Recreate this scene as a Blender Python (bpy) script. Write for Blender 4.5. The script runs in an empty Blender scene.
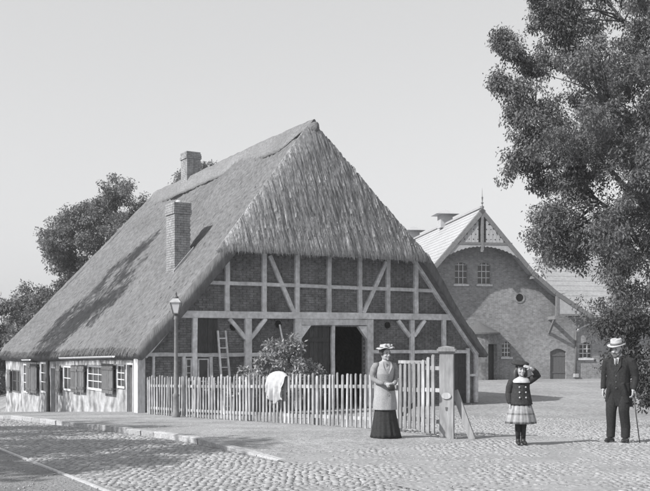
import bpy, bmesh, math, random
import numpy as np
from mathutils import Vector, Matrix
random.seed(7); rng = np.random.default_rng(7)
R = math.radians
sc = bpy.context.scene
col = sc.collection

# ------------------------------------------------------------------ camera, sky, sun, exposure
cam = bpy.data.cameras.new('camera'); camo = bpy.data.objects.new('camera', cam); col.objects.link(camo)
camo.location = (0, 0, 1.65); camo.rotation_euler = (R(90), 0, 0)
cam.lens = 50.84; cam.sensor_width = 36; cam.shift_y = 0.153; cam.clip_end = 3000; cam.clip_start = .1
sc.camera = camo

SUN_EL = 40.0
SUN_DIR = Vector((.86, .51, 0)).normalized()            # the way the shadows fall
SUN_ROT = math.atan2(-SUN_DIR.x, -SUN_DIR.y)            # compass bearing of the sun
w = bpy.data.worlds.new('World'); sc.world = w; w.use_nodes = True
nt = w.node_tree; nt.nodes.clear()
sky = nt.nodes.new('ShaderNodeTexSky'); sky.sky_type = 'NISHITA'; sky.sun_disc = False
sky.sun_elevation = R(SUN_EL); sky.sun_rotation = SUN_ROT
sky.air_density = 1.0; sky.dust_density = 1.5; sky.ozone_density = 1.0
# an early photographic plate sees only the blue end of the light: keep the sky's blue channel as a grey
sep = nt.nodes.new('ShaderNodeSeparateColor'); comb = nt.nodes.new('ShaderNodeCombineColor')
bg = nt.nodes.new('ShaderNodeBackground'); wo = nt.nodes.new('ShaderNodeOutputWorld')
nt.links.new(sky.outputs[0], sep.inputs[0])
for i, k in enumerate((.985, .99, 1.0)):
    mm = nt.nodes.new('ShaderNodeMath'); mm.operation = 'MULTIPLY'; mm.inputs[1].default_value = k
    nt.links.new(sep.outputs[2], mm.inputs[0]); nt.links.new(mm.outputs[0], comb.inputs[i])
hz = nt.nodes.new('ShaderNodeMixRGB'); hz.inputs[0].default_value = .55; hz.inputs[2].default_value = (4.82, 4.85, 4.9, 1)   # thin even haze over the whole sky
nt.links.new(comb.outputs[0], hz.inputs[1]); nt.links.new(hz.outputs[0], bg.inputs[0]); bg.inputs[1].default_value = .13
nt.links.new(bg.outputs[0], wo.inputs[0])

sl = bpy.data.lights.new('sun', 'SUN'); sl.energy = 5.0; sl.angle = R(.6); sl.color = (1, .99, .97)
so = bpy.data.objects.new('sun', sl); col.objects.link(so)
tr = math.tan(R(SUN_EL))
so.rotation_euler = Vector((SUN_DIR.x, SUN_DIR.y, -tr)).to_track_quat('-Z', 'Y').to_euler()
so.location = (-30, -10, 40)
sc.view_settings.view_transform = 'Standard'; sc.view_settings.look = 'None'
sc.view_settings.gamma = 1; sc.view_settings.use_curve_mapping = False
sc.view_settings.exposure = 0.3
sc.cycles.use_denoising = True
sc.cycles.max_bounces = 6

# ------------------------------------------------------------------ helpers
TINT = (.982, .99, 1.02)
def g3(v): return (min(1, v*TINT[0]), min(1, v*TINT[1]), min(1, v*TINT[2]), 1)

def mat(name, lo, hi=None, rough=.85, scale=6, stretch=(1, 1, 1), bump=0, bscale=None, big=0, bigscale=.6,
        rand=0, spec=.25, transl=0, courses=None, coords='world', detail=6, metallic=0, bstretch=None):
    """procedural grey material: noise between lo and hi, broad blotches (big), per-object variation (rand), relief (bump)"""
    hi = lo if hi is None else hi
    m = bpy.data.materials.new(name); m.use_nodes = True
    t = m.node_tree; n = t.nodes; l = t.links
    p = n['Principled BSDF']; out = n['Material Output']
    p.inputs['Roughness'].default_value = rough; p.inputs['Specular IOR Level'].default_value = spec
    p.inputs['Metallic'].default_value = metallic
    if coords == 'world':
        src = n.new('ShaderNodeNewGeometry').outputs['Position']
    else:
        src = n.new('ShaderNodeTexCoord').outputs['Object']
    mp = n.new('ShaderNodeMapping'); mp.inputs['Scale'].default_value = stretch; l.new(src, mp.inputs[0])
    ns = n.new('ShaderNodeTexNoise'); ns.inputs['Scale'].default_value = scale; ns.inputs['Detail'].default_value = detail
    l.new(mp.outputs[0], ns.inputs['Vector'])
    rp = n.new('ShaderNodeValToRGB'); rp.color_ramp.elements[0].position = .32; rp.color_ramp.elements[1].position = .68
    rp.color_ramp.elements[0].color = g3(lo); rp.color_ramp.elements[1].color = g3(hi)
    l.new(ns.outputs[0], rp.inputs[0]); c = rp.outputs[0]
    if big:
        nb = n.new('ShaderNodeTexNoise'); nb.inputs['Scale'].default_value = bigscale; nb.inputs['Detail'].default_value = 5
        l.new(src, nb.inputs['Vector'])
        mr = n.new('ShaderNodeMapRange'); mr.inputs[1].default_value = .3; mr.inputs[2].default_value = .7
        mr.inputs[3].default_value = 1-big; mr.inputs[4].default_value = 1+big*.5; l.new(nb.outputs[0], mr.inputs[0])
        mx = n.new('ShaderNodeVectorMath'); mx.operation = 'SCALE'; l.new(c, mx.inputs[0]); l.new(mr.outputs[0], mx.inputs['Scale']); c = mx.outputs[0]
    if rand:
        oi = n.new('ShaderNodeObjectInfo'); mr = n.new('ShaderNodeMapRange')
        mr.inputs[3].default_value = 1-rand; mr.inputs[4].default_value = 1+rand; l.new(oi.outputs['Random'], mr.inputs[0])
        mx = n.new('ShaderNodeVectorMath'); mx.operation = 'SCALE'; l.new(c, mx.inputs[0]); l.new(mr.outputs[0], mx.inputs['Scale']); c = mx.outputs[0]
    if courses:
        sp_ = n.new('ShaderNodeSeparateXYZ'); l.new(src, sp_.inputs[0]); cb = n.new('ShaderNodeCombineXYZ'); l.new(sp_.outputs[0], cb.inputs[0]); l.new(sp_.outputs[2], cb.inputs[1])
        bt_ = n.new('ShaderNodeTexBrick'); l.new(cb.outputs[0], bt_.inputs['Vector']); bt_.inputs['Scale'].default_value = 1
        bt_.inputs['Brick Width'].default_value = .25; bt_.inputs['Row Height'].default_value = .08; bt_.inputs['Mortar Size'].default_value = .008; bt_.inputs['Mortar Smooth'].default_value = .3
        a_, b_, c_ = courses; bt_.inputs['Color1'].default_value = (a_, a_, a_, 1); bt_.inputs['Color2'].default_value = (b_, b_, b_, 1); bt_.inputs['Mortar'].default_value = (c_, c_, c_, 1)
        mx = n.new('ShaderNodeVectorMath'); mx.operation = 'MULTIPLY'; l.new(c, mx.inputs[0]); l.new(bt_.outputs[0], mx.inputs[1]); c = mx.outputs[0]
    l.new(c, p.inputs['Base Color'])
    if bump:
        b = n.new('ShaderNodeBump'); b.inputs['Strength'].default_value = 1; b.inputs['Distance'].default_value = bump
        h = ns
        if bscale:
            h = n.new('ShaderNodeTexNoise'); h.inputs['Scale'].default_value = bscale; h.inputs['Detail'].default_value = 4
            if bstretch:
                m2 = n.new('ShaderNodeMapping'); m2.inputs['Scale'].default_value = bstretch; l.new(src, m2.inputs[0]); l.new(m2.outputs[0], h.inputs['Vector'])
            else: l.new(mp.outputs[0], h.inputs['Vector'])
        l.new(h.outputs[0], b.inputs['Height']); l.new(b.outputs[0], p.inputs['Normal'])
    if transl:
        tb = n.new('ShaderNodeBsdfTranslucent'); l.new(c, tb.inputs[0]); ms = n.new('ShaderNodeMixShader'); ms.inputs[0].default_value = transl
        l.new(p.outputs[0], ms.inputs[1]); l.new(tb.outputs[0], ms.inputs[2]); l.new(ms.outputs[0], out.inputs[0])
    return m

M = {}
M['earth'] = mat('yard earth', .20, .36, scale=7, bump=.05, bscale=9, big=.22, bigscale=.35)
M['road'] = mat('road bedding', .19, .29, scale=20, bump=.01, big=.15)
M['forecourt'] = mat('forecourt grit', .22, .33, scale=16, bump=.012, big=.2, bigscale=.8)
M['lane'] = mat('lane gravel', .17, .28, scale=22, bump=.03, bscale=26, big=.28, bigscale=.9)
M['pave'] = mat('pavement sand', .23, .37, scale=11, bump=.03, bscale=20, big=.26, bigscale=.7)
M['cobble'] = mat('cobble stone', .19, .33, rough=.75, scale=8, bump=.006, bscale=30, rand=.2, spec=.4, detail=3)
M['kerb'] = mat('kerb granite', .27, .42, rough=.8, scale=25, bump=.01, rand=.15)
M['steel'] = mat('pale rail strip', .36, .52, rough=.5, scale=20)
M['leaf_dark'] = mat('dark shrub leaf', .05, .1, rough=.6, scale=3, transl=.25, spec=.2, detail=3)
M['thatch'] = mat('thatch', .13, .205, rough=.95, scale=9, stretch=(1, 1, .28), bump=.02, bscale=34, bstretch=(1, 1, .25), big=.16, bigscale=.55, spec=.1)
M['thatch_bright'] = mat('weathered brightened hip thatch', .17, .43, rough=.95, scale=14, stretch=(1, 1, .12), bump=.03, bscale=30, bstretch=(1, 1, .1), big=.18, bigscale=1.2, spec=.1)  # weathered straw, lightened in colour because the sun only grazes the hip
M['straw'] = mat('straw', .22, .42, rough=.9, scale=15, stretch=(1, 1, .3), spec=.15)
M['ridge'] = mat('ridge turf', .14, .24, rough=.95, scale=12, bump=.03, bscale=18, big=.2)
M['brick'] = mat('farmhouse brick', .12, .25, rough=.9, scale=7, bump=.006, bscale=40, big=.35, bigscale=.8)
M['mortar'] = mat('mortar', .18, .27, rough=.95, scale=20, bump=.004)
M['timber'] = mat('weathered oak', .52, .74, rough=.85, scale=6, stretch=(1.5, 1.5, 1.5), bump=.006, bscale=22, rand=.14, big=.25, bigscale=2.2)
M['dark_wood'] = mat('dark door boards', .045, .085, rough=.8, scale=10, stretch=(4, 4, .6), bump=.004, rand=.15)
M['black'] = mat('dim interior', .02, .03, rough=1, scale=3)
M['shutter'] = mat('grey shutter paint', .09, .17, rough=.7, scale=9, stretch=(3, 3, .7), bump=.003, rand=.22, big=.2)
M['white'] = mat('white joinery paint', .62, .74, rough=.55, scale=12, bump=.002)
M['white_worn'] = mat('worn white paint', .40, .62, rough=.7, scale=8, stretch=(2, 2, .6), bump=.004, rand=.1)
M['picket'] = mat('worn picket paint', .26, .44, rough=.8, scale=9, stretch=(2, 2, .35), bump=.006, rand=.26, big=.4, bigscale=3)
M['picket_dark'] = mat('darker grey picket wood', .17, .27, rough=.8, scale=12, stretch=(2, 2, .5), bump=.004, rand=.18)
M['post'] = mat('gate post paint', .24, .36, rough=.85, scale=9, stretch=(2, 2, .35), bump=.012, big=.3, bigscale=2)
M['plaster'] = mat('peeling whitewash', .16, .52, rough=.9, scale=2.2, stretch=(1.2, 1.2, 1), bump=.012, bscale=9, big=.25, bigscale=1.3, detail=9)
M['chim'] = mat('chimney brick', .22, .36, rough=.9, scale=6, bump=.006, bscale=30, big=.2, bigscale=2)
M['glass'] = mat('window glass', .03, .05, rough=.08, spec=.6, scale=2)
M['lamp_iron'] = mat('grey lamp paint', .14, .2, rough=.6, scale=12, spec=.4)
M['lead'] = mat('grey zinc', .30, .4, rough=.5, scale=9, spec=.4)
M['iron'] = mat('painted iron', .09, .13, rough=.55, scale=20, spec=.4)
M['barn'] = mat('barn brick', .2, .3, rough=.9, scale=5, bump=.006, bscale=22, big=.2, bigscale=.5, courses=(.78, 1.12, 1.3), coords='object')
M['wing_roof'] = mat('wing roof tiles', .24, .33, rough=.8, scale=7, bump=.01, big=.15, bigscale=.5)
M['barn_roof'] = mat('barn slate roof', .32, .41, rough=.7, scale=8, bump=.006, big=.12, bigscale=.4)
M['barn_wood'] = mat('barn bargeboard wood', .15, .21, rough=.7, scale=8, rand=.1)
M['barn_panel'] = mat('barn gable boards', .34, .42, rough=.75, scale=6, rand=.06)
M['valance'] = mat('fretwork paint', .32, .42, rough=.7, scale=8)
M['leaf'] = mat('tree leaf', .1, .21, rough=.6, scale=1.4, transl=.3, spec=.25, detail=3)
M['leaf_far'] = mat('far tree leaf', .12, .24, rough=.6, scale=.9, transl=.25, spec=.3, detail=3)  # paler than the near leaf, distance haze put into the colour
M['leaf_bush'] = mat('shrub leaf', .22, .42, rough=.45, scale=3, transl=.25, spec=.4, detail=3)
M['bark'] = mat('bark', .06, .12, rough=.95, scale=6, stretch=(2, 2, .4), bump=.02)
M['skin'] = mat('skin', .34, .42, rough=.55, scale=10)
M['hair'] = mat('dark hair', .035, .07, rough=.5, scale=40, stretch=(3, 3, .4), spec=.4)
M['beard'] = mat('grey beard', .07, .15, rough=.7, scale=60)
M['suit'] = mat('dark suit cloth', .018, .034, rough=.9, scale=40, bump=.002, big=.2, bigscale=4)
M['skirt_dark'] = mat('dark skirt cloth', .025, .04, rough=.85, scale=30, bump=.002)
M['jacket'] = mat('pale jacket cloth', .27, .36, rough=.85, scale=60, bump=.003, bscale=8, big=.12, bigscale=5)
M['sleeve'] = mat('shaded sleeve cloth', .18, .26, rough=.85, scale=30, bump=.002)  # sleeve shading put into a darker tone of the jacket cloth
M['strawhat'] = mat('straw hat', .32, .45, rough=.7, scale=60, bump=.002)
M['band'] = mat('hat band', .12, .16, rough=.6, scale=20)
M['navy'] = mat('navy child coat', .025, .045, rough=.85, scale=40, bump=.002)
M['linen'] = mat('white linen', .36, .5, rough=.8, scale=12, bump=.004)
M['leather'] = mat('black leather', .02, .03, rough=.4, scale=20, spec=.5)
M['hole'] = mat('dark hole', .012, .015, rough=1, scale=3)

def tag(o, label=None, cat=None, group=None, kind=None):
    if label: o['label'] = label
    if cat: o['category'] = cat
    if group: o['group'] = group
    if kind: o['kind'] = kind
    return o
def empty(name, loc=(0, 0, 0), rz=0):
    o = bpy.data.objects.new(name, None); col.objects.link(o); o.location = loc; o.rotation_euler = (0, 0, rz)
    o.empty_display_size = .1
    return o
def link(name, me, parent=None, loc=None, rz=None):
    o = bpy.data.objects.new(name, me); col.objects.link(o); o.parent = parent
    if loc is not None: o.location = loc
    if rz is not None: o.rotation_euler = (0, 0, rz)
    return o

class MB:
    """collects geometry for ONE mesh object"""
    def __init__(s): s.v = []; s.f = []
    def add(s, vs, fs):
        k = len(s.v); s.v += [tuple(p) for p in vs]; s.f += [tuple(i+k for i in f) for f in fs]; return s
    def box(s, x0, x1, y0, y1, z0, z1):
        return s.add([(x0,y0,z0),(x1,y0,z0),(x1,y1,z0),(x0,y1,z0),(x0,y0,z1),(x1,y0,z1),(x1,y1,z1),(x0,y1,z1)],
                     [(3,2,1,0),(4,5,6,7),(0,1,5,4),(1,2,6,5),(2,3,7,6),(3,0,4,7)])
    def prism_xz(s, poly, y0, y1):
        """polygon in x,z (counter-clockwise seen from -y) between y0 and y1"""
        n = len(poly)
        vs = [(x, y0, z) for x, z in poly] + [(x, y1, z) for x, z in poly]
        fs = [tuple(range(n)), tuple(range(2*n-1, n-1, -1))] + [(i, i+n, (i+1) % n+n, (i+1) % n) for i in range(n)]
        return s.add(vs, fs)
    def prism_yz(s, poly, x0, x1):
        n = len(poly)
        vs = [(x0, y, z) for y, z in poly] + [(x1, y, z) for y, z in poly]
        fs = [tuple(range(n)), tuple(range(2*n-1, n-1, -1))] + [(i, i+n, (i+1) % n+n, (i+1) % n) for i in range(n)]
        return s.add(vs, fs)
    def bar(s, a, b, w, d, up=(0, 1, 0)):
        """square timber from a to b: w across, d along 'up' """
        a = Vector(a); b = Vector(b); t = (b-a).normalized(); u = Vector(up); u = (u-t*u.dot(t)).normalized(); q = t.cross(u)
        vs = []
        for p in (a, b):
            for sx, sy in ((-1,-1),(1,-1),(1,1),(-1,1)): vs.append(p+q*(sx*w/2)+u*(sy*d/2))
        return s.add(vs, [(3,2,1,0),(4,5,6,7),(0,1,5,4),(1,2,6,5),(2,3,7,6),(3,0,4,7)])
    def tube(s, pts, rad, n=10, squash=None, ref=(0, 0, 1), cap=True):
        pts = [Vector(p) for p in pts]
        if not hasattr(rad, '__len__'): rad = [rad]*len(pts)
        k = len(s.v); m = len(pts)
        a = None
        for i, p in enumerate(pts):
            t = (pts[min(i+1, m-1)]-pts[max(i-1, 0)]).normalized()
            if a is None:
                r_ = Vector(ref)
                if abs(t.dot(r_)) > .95: r_ = Vector((0, 1, 0)) if abs(t.y) < .9 else Vector((1, 0, 0))
                a = t.cross(r_).normalized()
            else: a = (a-t*a.dot(t)).normalized()
            b = t.cross(a)
            sq = squash if squash else (1, 1)
            for j in range(n):
                an = 2*math.pi*j/n
                s.v.append(tuple(p+a*(math.cos(an)*rad[i]*sq[0])+b*(math.sin(an)*rad[i]*sq[1])))
        for i in range(m-1):
            for j in range(n):
                s.f.append((k+i*n+j, k+i*n+(j+1) % n, k+(i+1)*n+(j+1) % n, k+(i+1)*n+j))
        if cap:
            s.f.append(tuple(k+j for j in range(n-1, -1, -1))); s.f.append(tuple(k+(m-1)*n+j for j in range(n)))
        return s
    def loft(s, rings, n=24, fold=0, nf=0, fold_from=0):
        """rings: (cx,cy,cz,rx,ry) stacked bottom to top; fold modulates the radius (pleats)"""
        k = len(s.v); m = len(rings)
        for i, r in enumerate(rings):
            cx, cy, cz, rx, ry = r[:5]
            fo = r[5] if len(r) > 5 else fold
            for j in range(n):
                an = 2*math.pi*j/n; q = 1+fo*math.sin(nf*an+.6*math.sin(3*an))
                s.v.append((cx+math.cos(an)*rx*q, cy+math.sin(an)*ry*q, cz))
        for i in range(m-1):
            for j in range(n): s.f.append((k+i*n+j, k+i*n+(j+1) % n, k+(i+1)*n+(j+1) % n, k+(i+1)*n+j))
        s.f.append(tuple(k+j for j in range(n-1, -1, -1))); s.f.append(tuple(k+(m-1)*n+j for j in range(n)))
        return s
    def ball(s, c, r, n=14, m=9):
        if not hasattr(r, '__len__'): r = (r, r, r)
        rings = []
        for i in range(m):
            a = -math.pi/2+math.pi*(i+.5)/m
            rings.append((c[0], c[1], c[2]+math.sin(a)*r[2], math.cos(a)*r[0], math.cos(a)*r[1]))
        return s.loft(rings, n)
    def mesh(s, name, m=None, smooth=False):
        me = bpy.data.meshes.new(name); me.from_pydata(s.v, [], s.f)
        if m is not None: me.materials.append(M[m] if isinstance(m, str) else m)
        me.update()
        if smooth: me.polygons.foreach_set('use_smooth', [True]*len(me.polygons))
        return me
    def build(s, name, m, parent=None, loc=None, rz=None, smooth=False, kind=None):
        o = link(name, s.mesh(name, m, smooth), parent, loc, rz)
        if kind: o['kind'] = kind
        return o

def remeshed(o, voxel, smooth=4):
    """one continuous surface out of overlapping closed pieces"""
    md = o.modifiers.new('r', 'REMESH'); md.mode = 'VOXEL'; md.voxel_size = voxel
    if smooth:
        ms = o.modifiers.new('s', 'SMOOTH'); ms.factor = .5; ms.iterations = smooth
    bpy.context.view_layer.update()
    dg = bpy.context.evaluated_depsgraph_get()
    me = bpy.data.meshes.new_from_object(o.evaluated_get(dg)); mats = list(o.data.materials)
    o.modifiers.clear(); o.data = me; me.materials.clear()
    for m in mats: me.materials.append(m)
    me.polygons.foreach_set('use_smooth', [True]*len(me.polygons))
    return o

def vnoise(x, y, seed=0):
    x = np.asarray(x, float); y = np.asarray(y, float)
    xi = np.floor(x).astype(np.int64); yi = np.floor(y).astype(np.int64); fx = x-xi; fy = y-yi
    fx = fx*fx*(3-2*fx); fy = fy*fy*(3-2*fy)
    def h(a, b):
        n = (a*374761393+b*668265263+seed*1442695041) & 0xffffffff
        n = ((n ^ (n >> 13))*1274126177) & 0xffffffff
        return ((n ^ (n >> 16)) & 0xffff)/65535.0
    return (h(xi, yi)*(1-fx)+h(xi+1, yi)*fx)*(1-fy)+(h(xi, yi+1)*(1-fx)+h(xi+1, yi+1)*fx)*fy
def fbm(x, y, seed=0, o=4):
    r = 0; a = .5; x = np.asarray(x, float); y = np.asarray(y, float)
    for i in range(o): r = r+a*vnoise(x*2**i, y*2**i, seed+i); a *= .5
    return r
def sstep(a, b, x):
    t = np.clip((np.asarray(x, float)-a)/(b-a), 0, 1); return t*t*(3-2*t)

def np_mesh(name, V, F, m, smooth=False):
    """mesh from arrays; F an (n,k) array"""
    V = np.asarray(V, np.float32); F = np.asarray(F, np.int32)
    me = bpy.data.meshes.new(name); n, k = F.shape
    me.vertices.add(len(V)); me.vertices.foreach_set('co', V.ravel())
    me.loops.add(n*k); me.loops.foreach_set('vertex_index', F.ravel())
    me.polygons.add(n); me.polygons.foreach_set('loop_start', np.arange(0, n*k, k, dtype=np.int32))
    if smooth: me.polygons.foreach_set('use_smooth', np.ones(n, bool))
    me.materials.append(M[m]); me.update(calc_edges=True); me.validate()
    return me

# ------------------------------------------------------------------ the lie of the land
HO = Vector((-5.44, 27.0)); HTH = math.atan2(.513, .858); hc, hs = math.cos(HTH), math.sin(HTH)   # near corner and heading of the farmhouse
KO = Vector((-.79, 13.2)); KA = Vector((-.54, .842)).normalized(); KB = Vector((KA.y, -KA.x))      # kerb line: along the street / towards the house
def ground(x, y):
    x = np.asarray(x, float); y = np.asarray(y, float)
    z = -.45*(.5*sstep(14.5, 27.5, y)+.5*np.clip((y-15.5)/11, 0, 1))
    u = (x-HO.x)*hc+(y-HO.y)*hs; v = -(x-HO.x)*hs+(y-HO.y)*hc
    wd = 1-sstep(0, 1+np.clip(v-19, 0, 60)*.5, u-.2)
    return z-np.clip((v-.6)*.062, 0, 1.7)*wd
def street(x, y): return ((x-KO.x)*KA.x+(y-KO.y)*KA.y, (x-KO.x)*KB.x+(y-KO.y)*KB.y)
def street_pt(a, b): return (KO.x+KA.x*a+KB.x*b, KO.y+KA.y*a+KB.y*b)
def pave_lift(a, b): return .012+.085*sstep(-.3, 3.0, a)
def gz(x, y): return float(ground(x, y))
def pz(x, y):
    a, b = street(x, y); return gz(x, y)+float(pave_lift(a, b))

def grid_obj(name, xs, ys, fz, m, to_world=None):
    X, Y = np.meshgrid(xs, ys)
    if to_world: X, Y = to_world(X, Y)
    Z = fz(X, Y); ny, nx = X.shape
    V = np.stack([X, Y, Z], -1).reshape(-1, 3); i = np.arange(ny*nx).reshape(ny, nx)
    F = np.stack([i[:-1, :-1], i[:-1, 1:], i[1:, 1:], i[1:, :-1]], -1).reshape(-1, 4)
    return link(name, np_mesh(name, V, F, m, True))
def axis(lo, hi, step, far, k=1.25):
    a = list(np.arange(lo, hi+1e-6, step)); s = step
    while a[-1] < far: s *= k; a.append(a[-1]+s)
    s = step; b = []; x = lo
    while x > -far: s *= k; x -= s; b.append(x)
    return np.array(b[::-1]+a)
def ground_z(X, Y):
    a, b = street(X, Y)
    ins = sstep(-9.2, -8.8, b)*np.maximum((1-sstep(4.1, 4.4, b))*(1-sstep(68, 69, a)), (1-sstep(6.5, 7.0, b))*(1-sstep(2.4, 2.9, a)))*sstep(-14.2, -13.8, a)
    fl = (1-np.clip((np.hypot(X, Y)-60)/40, 0, 1))
    return ground(X, Y)-.05*ins+(fbm(X*.9, Y*.9, 3)-.85)*.04*(1-ins)*fl
gnd = grid_obj('ground', axis(-30, 30, .5, 1500), axis(4, 64, .5, 1500), ground_z, 'earth'); tag(gnd, kind='structure')
def sheet(name, a0, a1, b0, b1, m, fz, step=.4):
    xs = np.arange(a0, a1+1e-6, step); ys = np.linspace(b0, b1, max(2, int((b1-b0)/.3)+1))
    def tw(A, B): return KO.x+KA.x*A+KB.x*B, KO.y+KA.y*A+KB.y*B
    def z(X, Y):
        A, B = street(X, Y); return fz(X, Y, A, B)
    o = grid_obj(name, xs, ys, z, m, tw); tag(o, kind='structure'); return o
rough = lambda X, Y: (fbm(X*1.3, Y*1.3, 9)-.47)*.03
road = sheet('road', -14, 60, -2.95, .02, 'road', lambda X, Y, A, B: ground(X, Y)-.004+rough(X, Y)*.5)
lane = sheet('side_lane', -14, 60, -9, -2.95, 'lane', lambda X, Y, A, B: ground(X, Y)-.004+rough(X, Y)*.5)
fore = sheet('forecourt', -14, 3.0, .02, 6.8, 'forecourt', lambda X, Y, A, B: ground(X, Y)+.004+rough(X, Y)*.6-.06*sstep(1.2, 3, A)-.06*sstep(6.2, 6.8, B))
pave = sheet('pavement', -.6, 60, .14, 4.45, 'pave', lambda X, Y, A, B: ground(X, Y)+pave_lift(A, B)+rough(X, Y)*.45-.06*(1-sstep(-.6, .8, A))-.05*sstep(4.0, 4.45, B))

# kerb of separate stones
kerb = empty('kerb', (0, 0, 0)); tag(kerb, kind='structure')
a = -.2; kerb_m = []
for i in range(5):
    L = .62+.13*i; mb = MB(); j = lambda: random.uniform(-.012, .012)
    vs = []
    for z, s_ in ((-.12, 0), (-.012, 0), (0, .018)):
        for x, y in ((0, 0), (L, 0), (L, .15), (0, .15)):
            vs.append((x+(s_ if x == 0 else -s_)+j()*.5, y+(s_ if y == 0 else -s_)+j(), z+j()*.4))
    fs = []
    for r_ in (0, 4):
        fs += [(r_, r_+1, r_+5, r_+4), (r_+1, r_+2, r_+6, r_+5), (r_+2, r_+3, r_+7, r_+6), (r_+3, r_, r_+4, r_+7)]
    mb.add(vs, fs+[(8, 9, 10, 11)]); kerb_m.append((L, mb.mesh('kerb_stone', 'kerb')))
ang = math.atan2(KA.y, KA.x)
while a < 34:
    L, me = random.choice(kerb_m); x, y = street_pt(a, .15+random.uniform(-.012, .012))
    x2, y2 = street_pt(a+L, .15)
    o = link('kerb_stone', me, kerb, (x, y, pz(x, y)+.012+random.uniform(-.012, .008)), ang+random.uniform(-.012, .012))
    o.rotation_euler[1] = -math.atan2(pz(x2, y2)-pz(x, y), L)
    a += L+.015
# the bright rail line between carriageway and lane
tr_ = MB(); P = []
for k in range(0, 160):
    x, y = street_pt(-12+k*.4, -2.95); P.append((x, y, gz(x, y)))
for k in range(len(P)-1):
    p, q = Vector(P[k]), Vector(P[k+1]); tr_.bar(p+Vector((0, 0, -.02)), q+Vector((0, 0, -.02)), .045, .07, (0, 0, 1))
tag(tr_.build('tram_rail', 'steel'), 'thin pale rail strip running straight along the cobbled street', 'rail')

# cobbles: the 300 that show largest are stones of their own, the rest one mass
def cobble_shape(seed, L, W):
    r_ = random.Random(seed); n = 6; vs = []
    for z, q in ((-.05, 1.0), (.003, .88)):
        for k in range(n):
            an = 2*math.pi*(k+.5)/n; cx, sx = math.cos(an), math.sin(an)
            e = 1/max(abs(cx), abs(sx))**.75
            vs.append((cx*e*L/2*q*(1+r_.uniform(-.07, .07)), sx*e*W/2*q*(1+r_.uniform(-.12, .12)), z+r_.uniform(-.004, .004)))
    vs.append((0, 0, .006))
    fs = []
    for t in (0,):
        for k in range(n): fs.append((t*n+k, t*n+(k+1) % n, (t+1)*n+(k+1) % n, (t+1)*n+k))
    for k in range(n): fs.append((n+k, n+(k+1) % n, 2*n))
    return vs, fs
shapes = [cobble_shape(s, .112+.01*(s % 3-1), .086+.006*(s % 4-1.5)) for s in range(12)]
cob_me = []
for vs, fs in shapes: cob_me.append(MB().add(vs, fs).mesh('cobble', 'cobble', True))
rows = np.arange(-9, 17, .083); colsB = np.arange(-2.84, 15, .108)
AA, BB = np.meshgrid(rows, colsB, indexing='ij')
AA = AA+rng.uniform(-.024, .024, AA.shape)+.05*np.sin(BB*2.1)+.03*np.sin(AA*3+BB)+.12*(fbm(AA*.8, BB*.8, 91)-.47); BB = BB+rng.uniform(-.026, .026, BB.shape)+.12*(fbm(AA*.7, BB*.7, 95)-.47)+.054*(np.arange(len(rows)) % 2)[:, None]
AA, BB = AA.ravel(), BB.ravel()
XX, YY = KO.x+KA.x*AA+KB.x*BB, KO.y+KA.y*AA+KB.y*BB
onroad = BB < -.03
sink = rng.uniform(-.005, .003, AA.shape)-.007*sstep(.5, .75, fbm(XX*.8, YY*.8, 71))
sink = np.where(onroad, sink, sink-.09*sstep(.2, 3.2, AA+1.6*fbm(BB*.8, AA*.5, 5)-.8)*(1-sstep(4.5, 5.4, BB))-.022*sstep(8, 14.5, BB)-.022*sstep(8, 13, AA)-.005*sstep(.5, .7, fbm(AA*.7, BB*.7, 21)))
ZZ = ground(XX, YY)+.003+sink
ok = (YY > 8.6) & (np.abs(XX) < 1.2+.43*YY) & (onroad | (AA < 3.4) | ((BB > 4.6) & (AA < 13-.0*BB) & (XX > 1.6))) & (sink > -.05) & ~((BB > -.06) & (BB < .34) & (AA > -.3))
XX, YY, ZZ = XX[ok], YY[ok], ZZ[ok]; nn_ = len(XX)
kk = rng.integers(0, 12, nn_); rr = ang+math.pi/2+rng.uniform(-.4, .4, nn_); ss_ = rng.uniform(.72, 1.14, nn_)
order = np.argsort(YY); shown = [i for i in order if YY[i] > 10.45 and abs(XX[i]) < .352*YY[i]][:300]
for i in shown:
    o = link('cobble', cob_me[kk[i]], road, (XX[i], YY[i], ZZ[i]), rr[i]); o.scale = (ss_[i],)*3
restm = np.ones(nn_, bool); restm[shown] = False
Vs = []; Fs = []; base = 0
for q in range(12):
    sel = np.where(restm & (kk == q))[0]; vs, fs = shapes[q]; arr = np.array(vs)
    tri = []
    for f in fs: tri += [f] if len(f) == 3 else [(f[0], f[1], f[2]), (f[0], f[2], f[3])]
    tri = np.array(tri); c_, n_ = (np.cos(rr[sel])*ss_[sel])[:, None], (np.sin(rr[sel])*ss_[sel])[:, None]
    Vs.append(np.stack([XX[sel][:, None]+arr[:, 0]*c_-arr[:, 1]*n_, YY[sel][:, None]+arr[:, 0]*n_+arr[:, 1]*c_, ZZ[sel][:, None]+arr[:, 2]+0*c_], -1).reshape(-1, 3))
    Fs.append((tri[None]+(np.arange(len(sel))*len(arr))[:, None, None]+base).reshape(-1, 3)); base += len(sel)*len(arr)
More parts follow.
